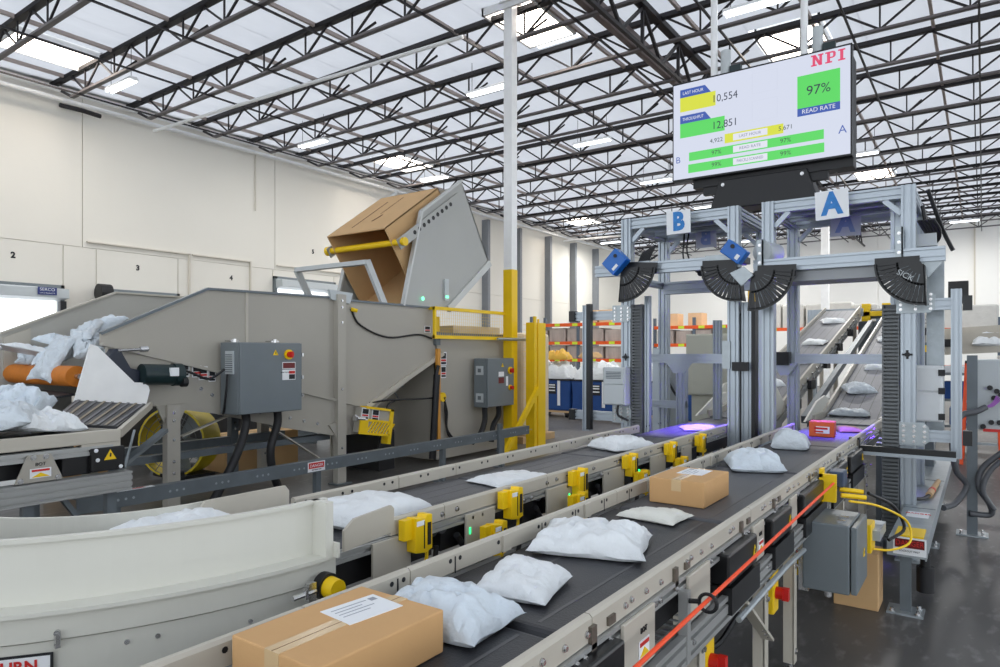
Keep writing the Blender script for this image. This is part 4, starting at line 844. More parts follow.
for k in range(6): g.tube([(6.35, .42-.02*k, 2.7), (6.4, .38-.02*k, 2.62), (6.45, .34-.01*k, 2.55), (6.5, .36, 2.5)], .012, 6)
obj('wire_bundle', g, RUB, GA, smooth=True, stuff=True); g = G(); g.tube([(6.4, .36, 2.95), (6.5, .3, 2.75), (6.6, .25, 2.6), (6.65, .2, 2.48)], .016, 6); obj('cable', g, RUB, GA, smooth=True); g = G(); g.tube([(6.8, .42, 2.9), (6.8, .38, 2.6), (6.7, .34, 2.4)], .016, 6)
obj('cable', g, RUB, GA, smooth=True)
g = G(); g.box(5.93, 6.0, .79, .86, .84, .98); g.box(5.95, 6.0, .16, .8, .875, .905); g.box(5.95, 5.99, .16, .8, .905, .92); obj('dark_cover', g, FANB, GA)
g = G(); g.box(5.94, 6.01, .16, .8, .85, .876); obj('cover_rail', g, ALU, GA)
GB = frame('left aluminium scan frame over the second conveyor, with the letter B sign', 2.94, 1.79, (6.7, 2.4, 0))
g = G(); g.box(6.32, 7.1, 1.95, 2.78, 2.95, 2.968); obj('light_hood', g, FANB, GB)
g = G(); g.ext('y', 1.75, 3.17, 6.08, 6.16, 2.4, 2.51, .055); obj('scanner_beam', g, ALU, GB)
for a, b_ in ((1.8, 2.05), (2.58, 2.85)): g = G(); g.box(6.07, 6.08, a, b_, 2.39, 2.52); obj('cover_plate', g, GALV, GB)
g = G(); g.ext('y', 1.9, 2.84, 7.05, 7.15, 2.28, 2.41, .06); obj('rear_beam', g, ALU, GB)
g = G(); g.ext('y', 2.05, 3.05, 7.06, 7.14, 1.53, 1.63, .05); obj('cross_beam', g, ALU, GB)
g = G(); g.ext('y', 2.6, 3.05, 7.06, 7.14, 1.04, 1.12, .05); obj('cross_beam', g, ALU, GB)
g = G(); g.ext('z', 0, 1.53, 7.05, 7.15, 2.6, 2.7, .05); g.prism('x', [(2.52, 1.53), (2.8, 1.53), (2.72, 1.42), (2.6, 1.42)], 7.04, 7.05); obj('inner_leg', g, ALU, GB)
g = G(); g.ext('z', 0, 2.1, 6.25, 6.33, 1.69, 1.78, .045); obj('inner_post', g, ALU, GB)
g = G(); g.box(6.24, 6.34, 1.655, 1.69, 0, 2.1); g.box(6.24, 6.3, 1.78, 1.79, 0, 2.0); obj('black_duct', g, RUB, GB)
g = G(); g.box(6.18, 6.2, 1.86, 1.93, 1.5, 1.75); obj('joint_plate', g, GALV, GB); g = G(); g.box(6.17, 6.2, 1.7, 1.84, 1.48, 1.56); obj('clamp_block', g, RUB, GB)
duct(GB, 6.24, 2.72, 2.83, .3, 2.12)
g = G(); g.ext('z', 0, 2.2, 6.24, 6.3, 2.66, 2.71, .05); obj('inner_post', g, ALU, GB)
gusset(GB, 6.2, 2.93, 2.03, .2, .17); gusset(GB, 6.2, 2.93, 1.03, .2, .17)
g = G(); g.cyl((6.19, 2.89, 1.6), (6.2, 2.89, 1.6), .02, 8); g.box(6.192, 6.2, 2.855, 2.925, 1.592, 1.608); g.box(6.192, 6.2, 2.882, 2.898, 1.565, 1.635); obj('profile_end', g, INK, GB)
g = G()
for k in range(7): g.tube([(6.2, 2.75-.015*k, 2.53), (6.2, 2.7-.02*k, 2.62+.01*k), (6.25, 2.68, 2.55), (6.3, 2.6, 2.6)], .01, 6)
obj('wire_bundle', g, RUB, GB, smooth=True, stuff=True); g = G(); g.tube([(6.9, 2.5, 2.9), (6.9, 2.52, 2.7), (6.95, 2.45, 2.5), (7.0, 2.35, 2.47)], .008, 6); obj('cable', g, RUB, GB, smooth=True); g = G(); g.tube([(6.9, 2.55, 2.9), (6.9, 2.55, 2.6), (7.0, 2.4, 2.47)], .008, 6)
obj('cable', g, RUB, GB, smooth=True)
g = G(); g.box(7.0, 7.08, 2.15, 2.4, 2.42, 2.48); g.cyl((7.0, 2.4, 2.47), (6.95, 2.4, 2.47), .03, 10); g.cyl((7.0, 2.3, 2.48), (6.95, 2.3, 2.48), .04, 10); g.box(6.98, 7.05, 2.08, 2.17, 2.42, 2.52); tag(obj('junction_block', g, BOX), 'small black cabled sensor block on the rear beam below the letter B', 'sensor')
g = G(); g.ext('z', 0, 2.0, 7.45, 7.53, 2.35, 2.43, .04); g.ext('z', 0, 2.05, 7.7, 7.76, 2.2, 2.26, .04); o = tag(obj('profile_post', g, ALU), 'pair of thin aluminium posts behind the left scan frame', 'post')
# lamps that throw the violet scan line on the belts
VIO = emit('violet_led', (110, 70, 255), .15)
for nm, ya, yb, root, zl in (('A', .72, 1.5, GA, 2.36), ('B', 1.86, 2.62, GB, 2.5)):
    g = G(); g.box(6.5, 6.84, ya, yb, zl+.01, zl+.07); ln = obj('scan_lamp', g, FANB, root)
    g = G(); g.box(6.52, 6.82, ya+.03, yb-.03, zl, zl+.01); obj('lamp_strip', g, VIO, ln)
    ld = bpy.data.lights.new('scan_light', 'AREA'); ld.shape = 'RECTANGLE'; ld.size = .95; ld.size_y = yb-ya-.1; ld.energy = 17; ld.color = (.11, .03, 1); ld.spread = math.radians(32)
    lo = bpy.data.objects.new('scan_light', ld); C.objects.link(lo); lo.location = (6.66, (ya+yb)/2, zl-.01); lo.rotation_euler = (0, .16, 0)
# light curtains
def curtain(lab, y, inner, black):
    o = thing('light_curtain', lab, 'light curtain', (6.2, y, .85)); s = 1 if inner > y else -1
    g = G(); g.ext('z', .84, 2.13, 6.18, 6.26, y-.035, y+.035, .04); obj('upright', g, ALU, o)
    if black: g = G(); g.box(6.14, 6.2, y-.075, y-.03, .86, 2.14); obj('sensor_bar', g, FANB, o)
    for z in (2.02, 1.0):
        a, b_ = sorted((y-s*.16 if black else y-s*.02, inner)); g = G(); g.ext('y', a, b_, 6.2, 6.26, z-.045, z+.045, .045); obj('arm', g, ALU, o)
        e = y-s*.16 if black else y-s*.07; g = G(); g.box(6.17, 6.25, e-.03, e+.03, z-.055, z+.055); obj('arm_cap', g, FANB, o)
    return o
curtain('light curtain post left of the left scan frame, with a black sensor bar', 3.33, 2.93, True); curtain('light curtain post right of the right scan frame', .165, .42, False)
# enclosures hung on the frames
def drive(lab, x, y0, y1, z0, z1, clips):
    o = thing('drive_unit', lab, 'enclosure', (x, (y0+y1)/2, z0)); g = G(); m_ = mat('white_plastic', (232, 235, 236), .4) if clips else GREYL; g.box(x, x+.12, y0, y1, z0, z1); obj('case', g, m_, o, bev=.008)
    g = G(); g.box(x-.012, x, y0+.015, y1-.015, z0+(z1-z0)*.55, z1-.015); g.box(x-.012, x, y0+.015, y1-.015, z0+.01, z0+(z1-z0)*.53); obj('front_cover', g, m_, o, bev=.004)
    if clips:
        for z in (z0+.02, (z0+z1)/2, z1-.08): g = G(); g.box(x-.02, x+.0, y0-.015, y0+.03, z, z+.05); obj('clip', g, RUB, o)
        plate('nameplate', fx(x-.013, (y0+y1)/2, (z0+z1)/2), -.03, .03, -.005, .005, PAPER, o)
    else:
        g = G(); [g.box(x-.016, x-.012, y0+.04, y1-.04, z1-.05-k*.015, z1-.043-k*.015) for k in range(5)]; obj('vent_slots', g, STEEL, o)
        g = G(); g.tube([(x+.05, y0+.1, z0), (x+.05, y0+.1, z0-.1), (x+.06, y0, z0-.15)], .012, 6); obj('cable', g, RUB, o)
drive('light grey drive box on the left scan frame post', 6.06, 2.83, 3.07, 1.13, 1.5, False); drive('white drive box with black clips on the right scan frame', 6.42, .26, .46, 1.09, 1.54, True)
# fan-guarded barcode scanners
def scanner(lab, x, y, z, R, a0, a1, blue, word=None, n=13):
    o = thing('barcode_scanner', lab, 'scanner', (x, y, z)); a0, a1 = math.radians(a0), math.radians(a1)
    def P_(r, a): return (y-r*math.cos(a), z+r*math.sin(a))
    g = G(); m = 24
    for ra, rb in ((0.02, .55*R), (.93*R, R)):
        for k in range(m):
            b0_, b1_ = a0+(a1-a0)*k/m, a0+(a1-a0)*(k+1)/m; g.prism('x', [P_(ra, b0_), P_(rb, b0_), P_(rb, b1_), P_(ra, b1_)], x, x+.012)
    for k in range(n+1):
        b = a0+(a1-a0)*k/n; d = .05; b0_, b1_ = (b, b+d*1.2) if k == 0 else ((b-d*1.2, b) if k == n else (b-d, b+d)); g.prism('x', [P_(.5*R, b0_), P_(.96*R, b0_), P_(.96*R, b1_), P_(.5*R, b1_)], x, x+.012)
    for b in (a0, a1): g.bar((x+.05, *P_(.03, b)), (x+.05, *P_(R, b)), .012, .1)
    gd = obj('fan_guard', g, FANB, o)
    g = G()
    for k in range(2, n-1, 2): b = a0+(a1-a0)*(k+.5)/n; g.bar((x-.002, *P_(.3*R, b)), (x-.002, *P_(.48*R, b)), .008, .003)
    obj('guard_rib', g, STEEL, gd)
    if blue:
        bx, bz, ang, w_, h_ = blue; MB = fx(x-.06, y+bx, z+bz) @ Matrix.Rotation(math.radians(ang), 4, 'Z')
        g = G(); g.box(-w_/2, w_/2, -h_/2, h_/2, -.06, .05, MB); b_ = obj('scanner_body', g, SCAN, o, bev=.008, label='blue scanner body')
        plate('maker_mark', MB, -w_*.32, w_*.02, -h_*.36, -h_*.2, PAPER, b_, .003, z=.05); g = G(); g.cyl(MB @ Vector((w_*.25, h_*.15, .05)), MB @ Vector((w_*.25, h_*.15, .06)), .018, 12); obj('scanner_lens', g, RUB, b_)
    if word: text('SICK', .06, GREYL, gd, fx(x-.004, y+.12, z-.1) @ Matrix.Rotation(math.radians(-32), 4, 'Z'))
    return o
scanner('blue barcode scanner with black fan guard at the far left of the scan gantry', 5.98, 2.83, 2.47, .34, -95, -5, (.03, .04, 45, .2, .17))
scanner('blue barcode scanner with black fan guard opening left, in the middle of the gantry', 5.98, 1.74, 2.41, .32, -182, -82, (0, .1, 52, .13, .2))
scanner('black fan guard opening right, at the left end of the letter A beam', 5.94, 1.6, 2.34, .34, -96, -2, None)
scanner('black fan guard with a white word, right end of the letter A beam', 5.96, 5.96*0+.36, 2.33, .33, -180, -88, None, True)
g = G(); g.quad((5.9, 1.78, 2.33), (5.9, 1.66, 2.38), (5.9, 1.58, 2.3), (5.9, 1.68, 2.21), .02); o = tag(obj('scanner_bracket', g, GALV, bev=.003), 'perforated grey bracket plate between the two middle scanners', 'bracket')
g = G(); g.cyl((6.1, 1.56, 2.52), (6.3, 1.5, 2.52), .09, 20); tag(obj('blower_housing', g, GREYL, smooth=True), 'round light grey housing on the beam at the middle of the gantry', 'housing')
# signs
def sign(lab, ch, x, y, z, s, front, tilt):
    M_ = fx(x, y, z) @ Matrix.Rotation(math.radians(tilt), 4, 'Z'); o = thing('letter_sign', lab, 'sign', (x, y, z))
    plate('sheet', M_, -s/2, s/2, -s*.47, s*.47, PAPER if front else PAPERF, o, .003)
    text(ch, s*.98, INKB if front else INKBF, o, M_ @ Matrix.Translation((0, 0, .004)) @ (Matrix.Rotation(PI, 4, 'Y') @ Matrix.Translation((0, 0, -.001)) if not front else Matrix()), bold=.012, ext=.0008, sx=.85)
sign('white paper sign with a blue letter B on the left scan frame', 'B', 6.1, 2.31, 2.86, .23, True, 1); sign('faded paper sign with the letter B reversed, hung behind the front one', 'B', 7.05, 2.37, 2.85, .22, False, 2)
sign('white paper sign with a blue letter A on the right scan frame', 'A', 6.1, 1.01, 2.86, .25, True, 2); sign('faded paper sign with the letter A seen from behind, hung at the rear beam', 'A', 7.05, 1.05, 2.86, .26, False, -2)
# hanging screen
V = thing('display_screen', 'large hanging display screen with yellow and green counts', 'screen', (6.95, 1.82, 3.4))
g = G(); g.box(6.955, 7.03, .98, 2.7, 3.46, 4.5); obj('bezel', g, BOX, V, bev=.004)
g = G(); g.box(7.03, 7.2, .98, 2.5, 3.38, 4.4); g.box(7.05, 7.12, 1.2, 2.4, 3.3, 3.4); obj('back_housing', g, RUB, V)
g = G(); g.box(6.948, 6.955, .995, 2.685, 3.48, 4.48); scr = obj('screen_face', g, emit('screen_white', (226, 232, 250), .62), V)
SW, SH, SX, SY = 1.69, 1.0, 2.685, 4.48
def sp(u0, u1, v0, v1, col, name='screen_bar', z=0, e=.64):
    g = G(); x = 6.948-.0008*(z+1); g.box(x, x+.0006, SX-u1*SW, SX-u0*SW, SY-v1*SH, SY-v0*SH); return obj(name, g, emit('scr_%s' % col, col, e), scr)
def st(s_, u, v, h, col, b=0, sx=1, z=2): text(s_, h*SH*1.35, emit('scr_'+col, col, .64), scr, fx(6.948-.0008*(z+1), SX-u*SW, SY-v*SH), 'screen_text', bold=b, sx=sx, ext=.0002)
Yc, Gc, Bc, Wc, Kc = 'e2e83c', '5ee264', '3c5cb4', 'eceefa', '303648'
for v, col, wd, num in ((.06, Yc, 'LAST HOUR', '10,554'), (.335, Gc, 'THROUGHPUT', '12,851')):
    x = 6.948-.0008; g = G(); g.prism('x', [(SX-a*SW, SY-b*SH) for a, b in ((.043, v), (.2, v), (.237, v+.085), (.043, v+.085))], x, x+.0006); obj('screen_tab', g, emit('scr_'+Bc, Bc, .64), scr)
    st(wd, .125, v+.043, .034, Wc, sx=.9 if len(wd) < 10 else .72); sp(.043, .265 if col == Yc else .32, v+.085, v+.235, col); st(num, .32, v+.17, .08, Kc, sx=.9)
    for a, b_, c_, d_ in ((.48, .482, v, v+.2), (.62, .622, v, v+.2), (.48, .622, v, v+.002), (.48, .622, v+.2, v+.202)): sp(a, b_, c_, d_, 'd6dcee', 'screen_rule')
sp(.32, .655, .61, .705, Yc); sp(.1, .868, .735, .825, Gc); sp(.095, .87, .86, .95, Gc)
for v, wd, l, r in ((.657, 'LAST HOUR', '4,922', '5,671'), (.78, 'READ RATE', '97%', '97%'), (.905, 'PARCELS SCANNED', '99%', '99%')):
    sp(.37, .567, v-.033, v+.033, Wc, z=1); st(wd, .468, v, .03, '7880a0', z=3, sx=1 if len(wd) < 10 else .72); st(l, .27, v, .045, '405048', z=3); st(r, .667, v, .045, '405048', z=3)
sp(.73, .95, .19, .5, Gc); sp(.73, .95, .5, .575, Bc); st('97%', .84, .35, .095, Kc); st('READ RATE', .84, .537, .042, Wc); st('A', .962, .77, .08, '4a66b8'); st('B', .03, .8, .07, '4a66b8')
NP = emit('scr_ea5078', 'ea5078', .64)
def stroke(pts):
    g = G(); x = 6.9455; g.prism('x', [(SX-a*SW, SY-b*SH) for a, b in pts], x, x+.0008); obj('screen_letter', g, NP, scr, label='pink slab letter stroke')
def rct(a, b_, c_, d_): stroke([(a, c_), (b_, c_), (b_, d_), (a, d_)])
rct(.81, .824, .02, .125); rct(.845, .859, .02, .125); stroke([(.81, .02), (.826, .02), (.859, .125), (.843, .125)])
rct(.802, .826, .02, .034); rct(.802, .832, .111, .125); rct(.838, .866, .02, .034)
rct(.884, .9, .02, .125); rct(.875, .91, .111, .125); rct(.875, .915, .02, .034); rct(.895, .915, .07, .083); stroke([(.912, .02), (.922, .024), (.928, .036), (.928, .066), (.922, .079), (.912, .083), (.912, .07), (.915, .064), (.915, .04), (.912, .034)])
rct(.95, .966, .02, .125); rct(.94, .976, .02, .034); rct(.94, .976, .111, .125)
g = G(); g.prism('x', [(2.22, 3.42), (1.38, 3.42), (1.28, 3.12), (2.32, 3.12)], 7.0, 7.3); bx = obj('cable_box', g, RUB, V, bev=.01)
g = G()
for y in (2.05, 1.55): g.box(7.06, 7.12, y-.04, y+.04, 3.2, 3.5)
obj('mount_arm', g, BOX, V)
obj('box_screw', hexbolts([(7.0, 2.18, 3.37), (7.0, 1.42, 3.37)], (-1, 0, 0), .012), CHROME, bx)
for y in (2.3, 1.42):
    g = G(); g.cyl((7.1, y, 4.3), (7.1, y, 7.42), .035, 10); pl = obj('drop_pole', g, PIPE, V, smooth=True)
    g = G(); g.cyl((7.1, y-.12, 4.42), (7.1, y-.12, 4.78), .05, 12); obj('clear_sleeve', g, GREYL, pl, smooth=True); g = G(); g.box(7.06, 7.12, y-.28, y-.17, 4.45, 4.6); obj('clamp', g, GRN, pl)
# ------------------------------------------------------------ inclined conveyors beyond the gantry
ZI = lambda x: .93+max(0, x-8.2)*.236
def incline(lab, y0, y1):
    o = thing('incline_conveyor', lab, 'conveyor', (11, (y0+y1)/2, 0)); e = 14.7
    path = [(7.65, .92), (8.2, .93), (e, ZI(e))]
    def strip_(ya, yb, d0, d1, m, name, par=o, x0=7.65):
        g = G(); up = [(x, z+d1) for x, z in path]; dn = [(x, z+d0) for x, z in reversed(path)]; g.prism('y', up+dn, ya, yb); return obj(name, g, m, par)
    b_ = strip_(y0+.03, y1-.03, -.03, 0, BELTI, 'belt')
    strip_(y0, y0+.025, -.06, .07, BEIGE, 'side_rail'); strip_(y1-.025, y1, -.06, .07, BEIGE, 'side_rail'); strip_(y0+.03, y1-.03, -.12, -.05, RUB, 'slider_bed')
    strip_(y0-.01, y0+.03, -.17, -.07, ALUB, 'extrusion'); strip_(y1-.03, y1+.01, -.17, -.07, ALUB, 'extrusion')
    g = G()
    for k in range(5):
        y = y0+.1+k*(y1-y0-.2)/4; g.prism('y', [(7.7, .921), (8.2, .931), (e, ZI(e)+.001), (e, ZI(e)+.0016), (8.2, .9316), (7.7, .9216)], y-.004, y+.004)
    obj('belt_seam', g, mat('belt_seam', (82, 82, 84), .5), b_)
    g = G(); g.cyl((e, y0+.03, ZI(e)-.06), (e, y1-.03, ZI(e)-.06), .06, 16); obj('end_roller', g, RUB, o, smooth=True)
    for x in (8.4, 10.2, 12.2, 14.2):
        for y in (y0, y1-.06): g = G(); g.box(x-.03, x+.03, y, y+.06, 0, ZI(x)-.16); obj('leg', g, BEIGE, o)
    pts = []; x = 8.6
    while x < e-.2: pts += [(x, y0-.01, ZI(x)-.02), (x+.1, y0-.01, ZI(x+.1)-.1)]; x += .3
    obj('bolt_heads', hexbolts(pts, (0, -1, 0), .016), CHROME, o, stuff=True)
    g = G()
    for x in (8.9, 9.8, 10.9, 12, 13.1): g.box(x, x+.3, y0-.06, y0, ZI(x)-.16, ZI(x)-.04)
    obj('drive_box', g, BOX, o)
    return o
IA = incline('inclined belt conveyor rising behind the right scan frame', .82, 1.45); IB = incline('inclined belt conveyor rising behind the left scan frame', 1.93, 2.56)
for root, y in ((IA, .82), (IB, 1.93)):
    g = G(); g.prism('y', [(7.6, .93), (8.3, .93), (8.45, 1.05), (8.05, 1.28), (7.95, 1.28)], y-.02, y); obj('transfer_guard', g, CREAM, root)
    g = G(); g.prism('y', [(7.3, .95), (8.2, .95), (8.6, 1.1), (8.35, 1.16), (7.9, 1.12)], y+.63, y+.65); obj('transfer_guard', g, CREAM, root)
g = G(); g.ext('z', 0, 2.5, 14.8, 14.9, 2.75, 2.9, .05); g.ext('y', 1.9, 2.75, 14.8, 14.9, 2.35, 2.5, .05); tag(obj('corner_frame', g, ALU), 'aluminium corner frame at the top of the left incline', 'frame')
g = G(); g.bar((8.6, 1.72, .85), (14.4, 1.72, 2.2), .07, .09); g.bar((8.6, 1.62, .7), (14.4, 1.62, 2.05), .05, .06); g.box(8.9, 8.96, 1.6, 1.75, 0, .9); g.box(13.9, 13.96, 1.6, 1.75, 0, 2.05); tag(obj('cable_duct', g, STEEL), 'grey cable duct climbing between the two inclines', 'duct')
o = thing('drive_motor', 'yellow drive unit at the top between the two inclines', 'motor', (15, 1.7, 2.2)); g = G(); g.box(15.0, 15.2, 1.45, 1.6, 2.25, 2.6); g.box(15.0, 15.2, 1.8, 1.95, 2.25, 2.6); g.box(15.0, 15.2, 1.45, 1.95, 2.35, 2.45); obj('housing', g, YEL, o, bev=.01); g = G(); g.cyl((15.1, 1.5, 2.4), (15.1, 1.9, 2.4), .1, 12); obj('shaft', g, STEEL, o); g = G(); g.box(14.95, 15.25, 1.4, 2.0, 0, 2.25); obj('stand', g, STEEL, o)
# ------------------------------------------------------------ things beside the near conveyor on the right
o = thing('control_box', 'plain grey control box hung on the near conveyor, bottom right', 'control box', (4.18, .7, .37))
g = G(); g.box(3.95, 4.34, .57, .8, .37, .735); obj('case', g, GREY, o, bev=.008); g = G(); g.box(3.955, 4.335, .535, .565, .375, .73); d = obj('door', g, GREY, o, bev=.006)
triangle(d, fy(4.2, .534, .55), .05); g = G(); [g.box(x, x+.03, .6, .64, .735, .745) for x in (4.02, 4.12)]; obj('hinge', g, CHROME, o)
g = G(); g.box(4.0, 4.06, .78, .83, .34, .8); g.box(4.3, 4.36, .78, .83, .34, .8); g.cyl((4.1, .7, .37), (4.1, .7, .3), .02, 8); obj('mount_strut', g, CHROME, o)
g = G(); g.box(4.55, 4.72, .54, .72, .45, .62); tag(obj('sensor_housing', g, YEL, bev=.006), 'square yellow housing directly right of the plain grey control box', 'sensor')
g = G(); g.box(4.6, 4.9, .5, .58, .52, .58); tag(obj('profile_stub', g, ALU), 'short aluminium arm above the brown carton, behind the yellow housing', 'arm')
g = G(); g.tube([(4.3, .62, .8), (4.55, .5, .74), (4.8, .38, .62), (4.78, .36, .5), (4.68, .45, .46), (4.6, .54, .47)], .007, 8); tag(obj('cable_loop', g, YEL, smooth=True), 'yellow cable looping beside the plain grey control box', 'cable')
g = G(); g.tube([(4.5, .55, .82), (4.8, .45, .7), (4.9, .4, .55), (4.75, .47, .5)], .01, 8); tag(obj('cable_loop', g, RUB, smooth=True), 'thin black cable beside the yellow one, right of the grey control box', 'cable')
o = thing('carton', 'brown cardboard carton on the floor under the grey control box', 'box', (5.0, .74, 0))
g = G(); g.box(4.89, 5.13, .54, .8, 0, .36); obj('carton_body', g, CARDD, o, bev=.006); g = G(); g.box(4.887, 5.133, .65, .7, .2, .362); obj('tape', g, TAPE, o)
o = thing('wireway', 'low galvanised wireway on steel legs, running along the floor right of the gantry', 'cable tray', (7, .4, 0))
g = G(); g.box(4.95, 9.1, .29, .5, .36, .45); g.box(4.95, 9.1, .285, .292, .35, .455); obj('trunking', g, GALV, o)
for x in (6.1, 7.5): g = G(); g.box(x, x+.01, .288, .502, .45, .453); obj('joint', g, STEEL, o)
for x in (4.97, 6.8, 8.6): g = G(); g.box(x, x+.06, .37, .43, .01, .36); l_ = obj('leg', g, STEEL, o); g = G(); g.box(x-.06, x+.12, .3, .5, 0, .012); obj('foot_plate', g, GALV, l_); obj('foot_bolt', hexbolts([(x-.03, .33, .012), (x+.09, .33, .012), (x-.03, .47, .012)], (0, 0, 1), .012, .02), CHROME, l_)
M_ = fx(4.947, .375, .43); s_ = plate('danger_sign', M_, -.09, .09, -.055, .055, PAPER, o, .004); plate('red_panel', M_, -.08, .08, -.01, .045, mat('dark_red', (110, 20, 20)), s_, z=.004); text('DANGER', .045, RED, s_, M_ @ Matrix.Translation((0, .018, .007)), sx=.85); text('LOCKOUT FIRST', .015, INK, s_, M_ @ Matrix.Translation((0, -.03, .005)))
Mz = Matrix(((0, -1, 0, 5.85), (-1, 0, 0, .39), (0, 0, 1, .451), (0, 0, 0, 1))); Mz = Matrix(((0, 1, 0, 5.85), (-1, 0, 0, .39), (0, 0, 1, .451), (0, 0, 0, 1)))
p = plate('sticker', Mz, -.07, .07, -.1, .1, PAPER, o, .001); text('DANGER', .04, RED, p, Mz @ Matrix.Translation((0, .03, .0015)))
g = G(); g.box(5.1, 5.35, .31, .47, .45, .462); tag(obj('tape_patch', g, YEL), 'yellow tape lying on the near end of the wireway', 'tape')
o = thing('hand_brush', 'wooden handled brush lying on the wireway', 'tool', (7, .4, .45)); g = G(); g.cyl((6.55, .36, .48), (7.3, .33, .48), .026, 12, .02); obj('handle', g, WOOD, o, smooth=True); g = G(); g.tube([(6.55, .36, .475), (6.4, .4, .47), (6.3, .47, .48)], .014, 8); obj('hook', g, RUB, o, smooth=True); g = G(); g.cyl((6.75, .352, .48), (6.8, .35, .48), .027, 12); obj('band', g, RED, o)
g = G(); g.cyl((5.1, .3, .28), (5.1, .3, .12), .05, 14); g.cyl((5.1, .3, .36), (5.1, .3, .28), .03, 10); tag(obj('hose_coupling', g, RUB, smooth=True), 'black coupling hanging under the near end of the wireway', 'coupling')
# right-hand control cabinet
o = thing('control_cabinet', 'grey cabinet on a steel strut at the right edge, with wires on its face', 'cabinet', (7.6, -.2, 0))
g = G(); g.box(7.5, 8.1, -.6, .06, .95, 1.58); obj('case', g, GREYL, o, bev=.01); g = G(); g.box(7.42, 7.5, .04, .12, .012, 1.62); g.box(7.42, 7.5, -.5, -.42, .012, 1.6); sp_ = obj('strut', g, STEEL, o)
for y in (.08, -.46): g = G(); g.box(7.36, 7.56, y-.12, y+.12, 0, .012); f_ = obj('foot_plate', g, GALV, o); obj('foot_bolt', hexbolts([(7.4, y-.08, .012), (7.4, y+.08, .012), (7.52, y-.08, .012)], (0, 0, 1), .013, .03), CHROME, f_)
for y, z in ((-.1, 1.3), (-.05, 1.33), (-.13, 1.27), (-.08, 1.24), (-.06, 1.02), (-.12, 1.02), (.0, .98)): g = G(); g.cyl((7.5, y, z), (7.47, y, z), .022, 10); obj('cable_gland', g, RUB, o)
g = G(); [g.tube([(7.46, -.1-.01*k, 1.26-.01*k), (7.42, -.07, 1.2-.01*k), (7.4, -.02, 1.16)], .006, 6) for k in range(4)]; obj('wire', g, mat('purple_wire', (150, 90, 170)), o, smooth=True)
g = G(); g.tube([(7.4, -.02, 1.16), (7.35, .05, 1.12), (7.3, .16, 1.08), (7.2, .22, .9), (7.3, .2, .6), (7.4, .12, .45), (7.3, .2, .3), (7.0, .28, .3)], .026, 10); g.tube([(7.5, -.2, .95), (7.42, -.16, .8), (7.4, 0, .62), (7.38, .03, .45), (7.4, -.05, .3), (7.45, -.05, .2), (7.4, .1, .2)], .026, 10); g.tube([(7.5, -.24, .95), (7.4, -.2, .78), (7.36, -.05, .6), (7.34, .0, .42), (7.38, -.08, .26)], .022, 10); obj('conduit', g, mat('grey_conduit', (86, 88, 92), .45), o, smooth=True)
g = G(); g.box(7.48, 7.5, -.3, .0, .935, .96); obj('red_strip', g, RED, o)
# ------------------------------------------------------------ mail on the belts
def bag_mesh(L_, W_, H_, seed, crumple=1.0, nx=36, ny=26):
    rnd = random.Random(seed); off = Vector((rnd.uniform(-50, 50), rnd.uniform(-50, 50), rnd.uniform(-50, 50))); g = G(); bm = g.bm
    asym = rnd.uniform(-.35, .35); lean = rnd.uniform(-.3, .3)
    top, bot = {}, {}
    for i in range(nx+1):
        for j in range(ny+1):
            u, v = 2*i/nx-1, 2*j/ny-1
            pin = 1-.10*(1-v*v)*abs(u)**3*crumple; piv = 1-.10*(1-u*u)*abs(v)**3*crumple
            x = L_/2*u*pin; y = W_/2*v*piv
            t = max(0, (1-abs(u)**3.2)*(1-abs(v)**3.2))**.5
            p = Vector((x, y, 0))+off
            n1 = noise.fractal(p*5, .6, 2, 3); n2 = 1-abs(noise.noise(p*11+off)); n3 = noise.noise(Vector((p.x*28, p.y*8, 1)))
            x += W_*.02*crumple*noise.noise(p*9)*(1-t); y += W_*.03*crumple*noise.noise(p*9+Vector((5, 5, 5)))*(1-t)
            r2 = abs(noise.noise(Vector((p.x*7+p.y*5, p.y*13-p.x*6, 3)))); h = H_*t*(.74+asym*u*.5+lean*v*.4)+H_*crumple*(.22*n1+.16*(n2-.6)+.08*n3-.22*max(0, .16-r2)*4)*min(1, t*2.2)
            e = .16*H_+.16*H_*crumple*noise.noise(p*8+Vector((9, 1, 2)))
            zt = e*(1-t*.4)+max(0, h); zb = max(0, e*(1-t**.6*1.25))
            edge = i in (0, nx) or j in (0, ny)
            top[i, j] = bm.verts.new((x, y, zt if not edge else e)); bot[i, j] = top[i, j] if edge else bm.verts.new((x, y, min(zb, zt-.002)))
    for i in range(nx):
        for j in range(ny):
            bm.faces.new([top[i, j], top[i+1, j], top[i+1, j+1], top[i, j+1]])
            q_ = [bot[i, j], bot[i, j+1], bot[i+1, j+1], bot[i+1, j]]
            if len(set(q_)) == 4 and set(q_) != {top[i, j], top[i+1, j], top[i+1, j+1], top[i, j+1]}: bm.faces.new(q_)
    return g
def bag(lab, x, y, z, L_, W_, H_, rz, m, seed, rx=0, ry=0, crumple=1.0, name='poly_mailer', group=None, lbl=False, cat='parcel'):
    g = bag_mesh(L_, W_, H_, seed, crumple)
    R = Matrix.Rotation(math.radians(rz), 4, 'Z') @ Matrix.Rotation(math.radians(ry), 4, 'Y') @ Matrix.Rotation(math.radians(rx), 4, 'X')
    bmesh.ops.transform(g.bm, matrix=R, verts=g.bm.verts); zm = min(v.co.z for v in g.bm.verts)
    bmesh.ops.translate(g.bm, verts=g.bm.verts, vec=(x, y, z-zm)); o = obj(name, g, m, smooth=True)
    me = o.data
    return tag(o, lab, cat, group)
Zb = ZBELT+.002
bag('pale blue-white poly mailer right behind the big brown box, at the bottom of the photo', 1.42, 1.2, Zb, .26, .37, .11, 4, POLYB, 3, crumple=.9)
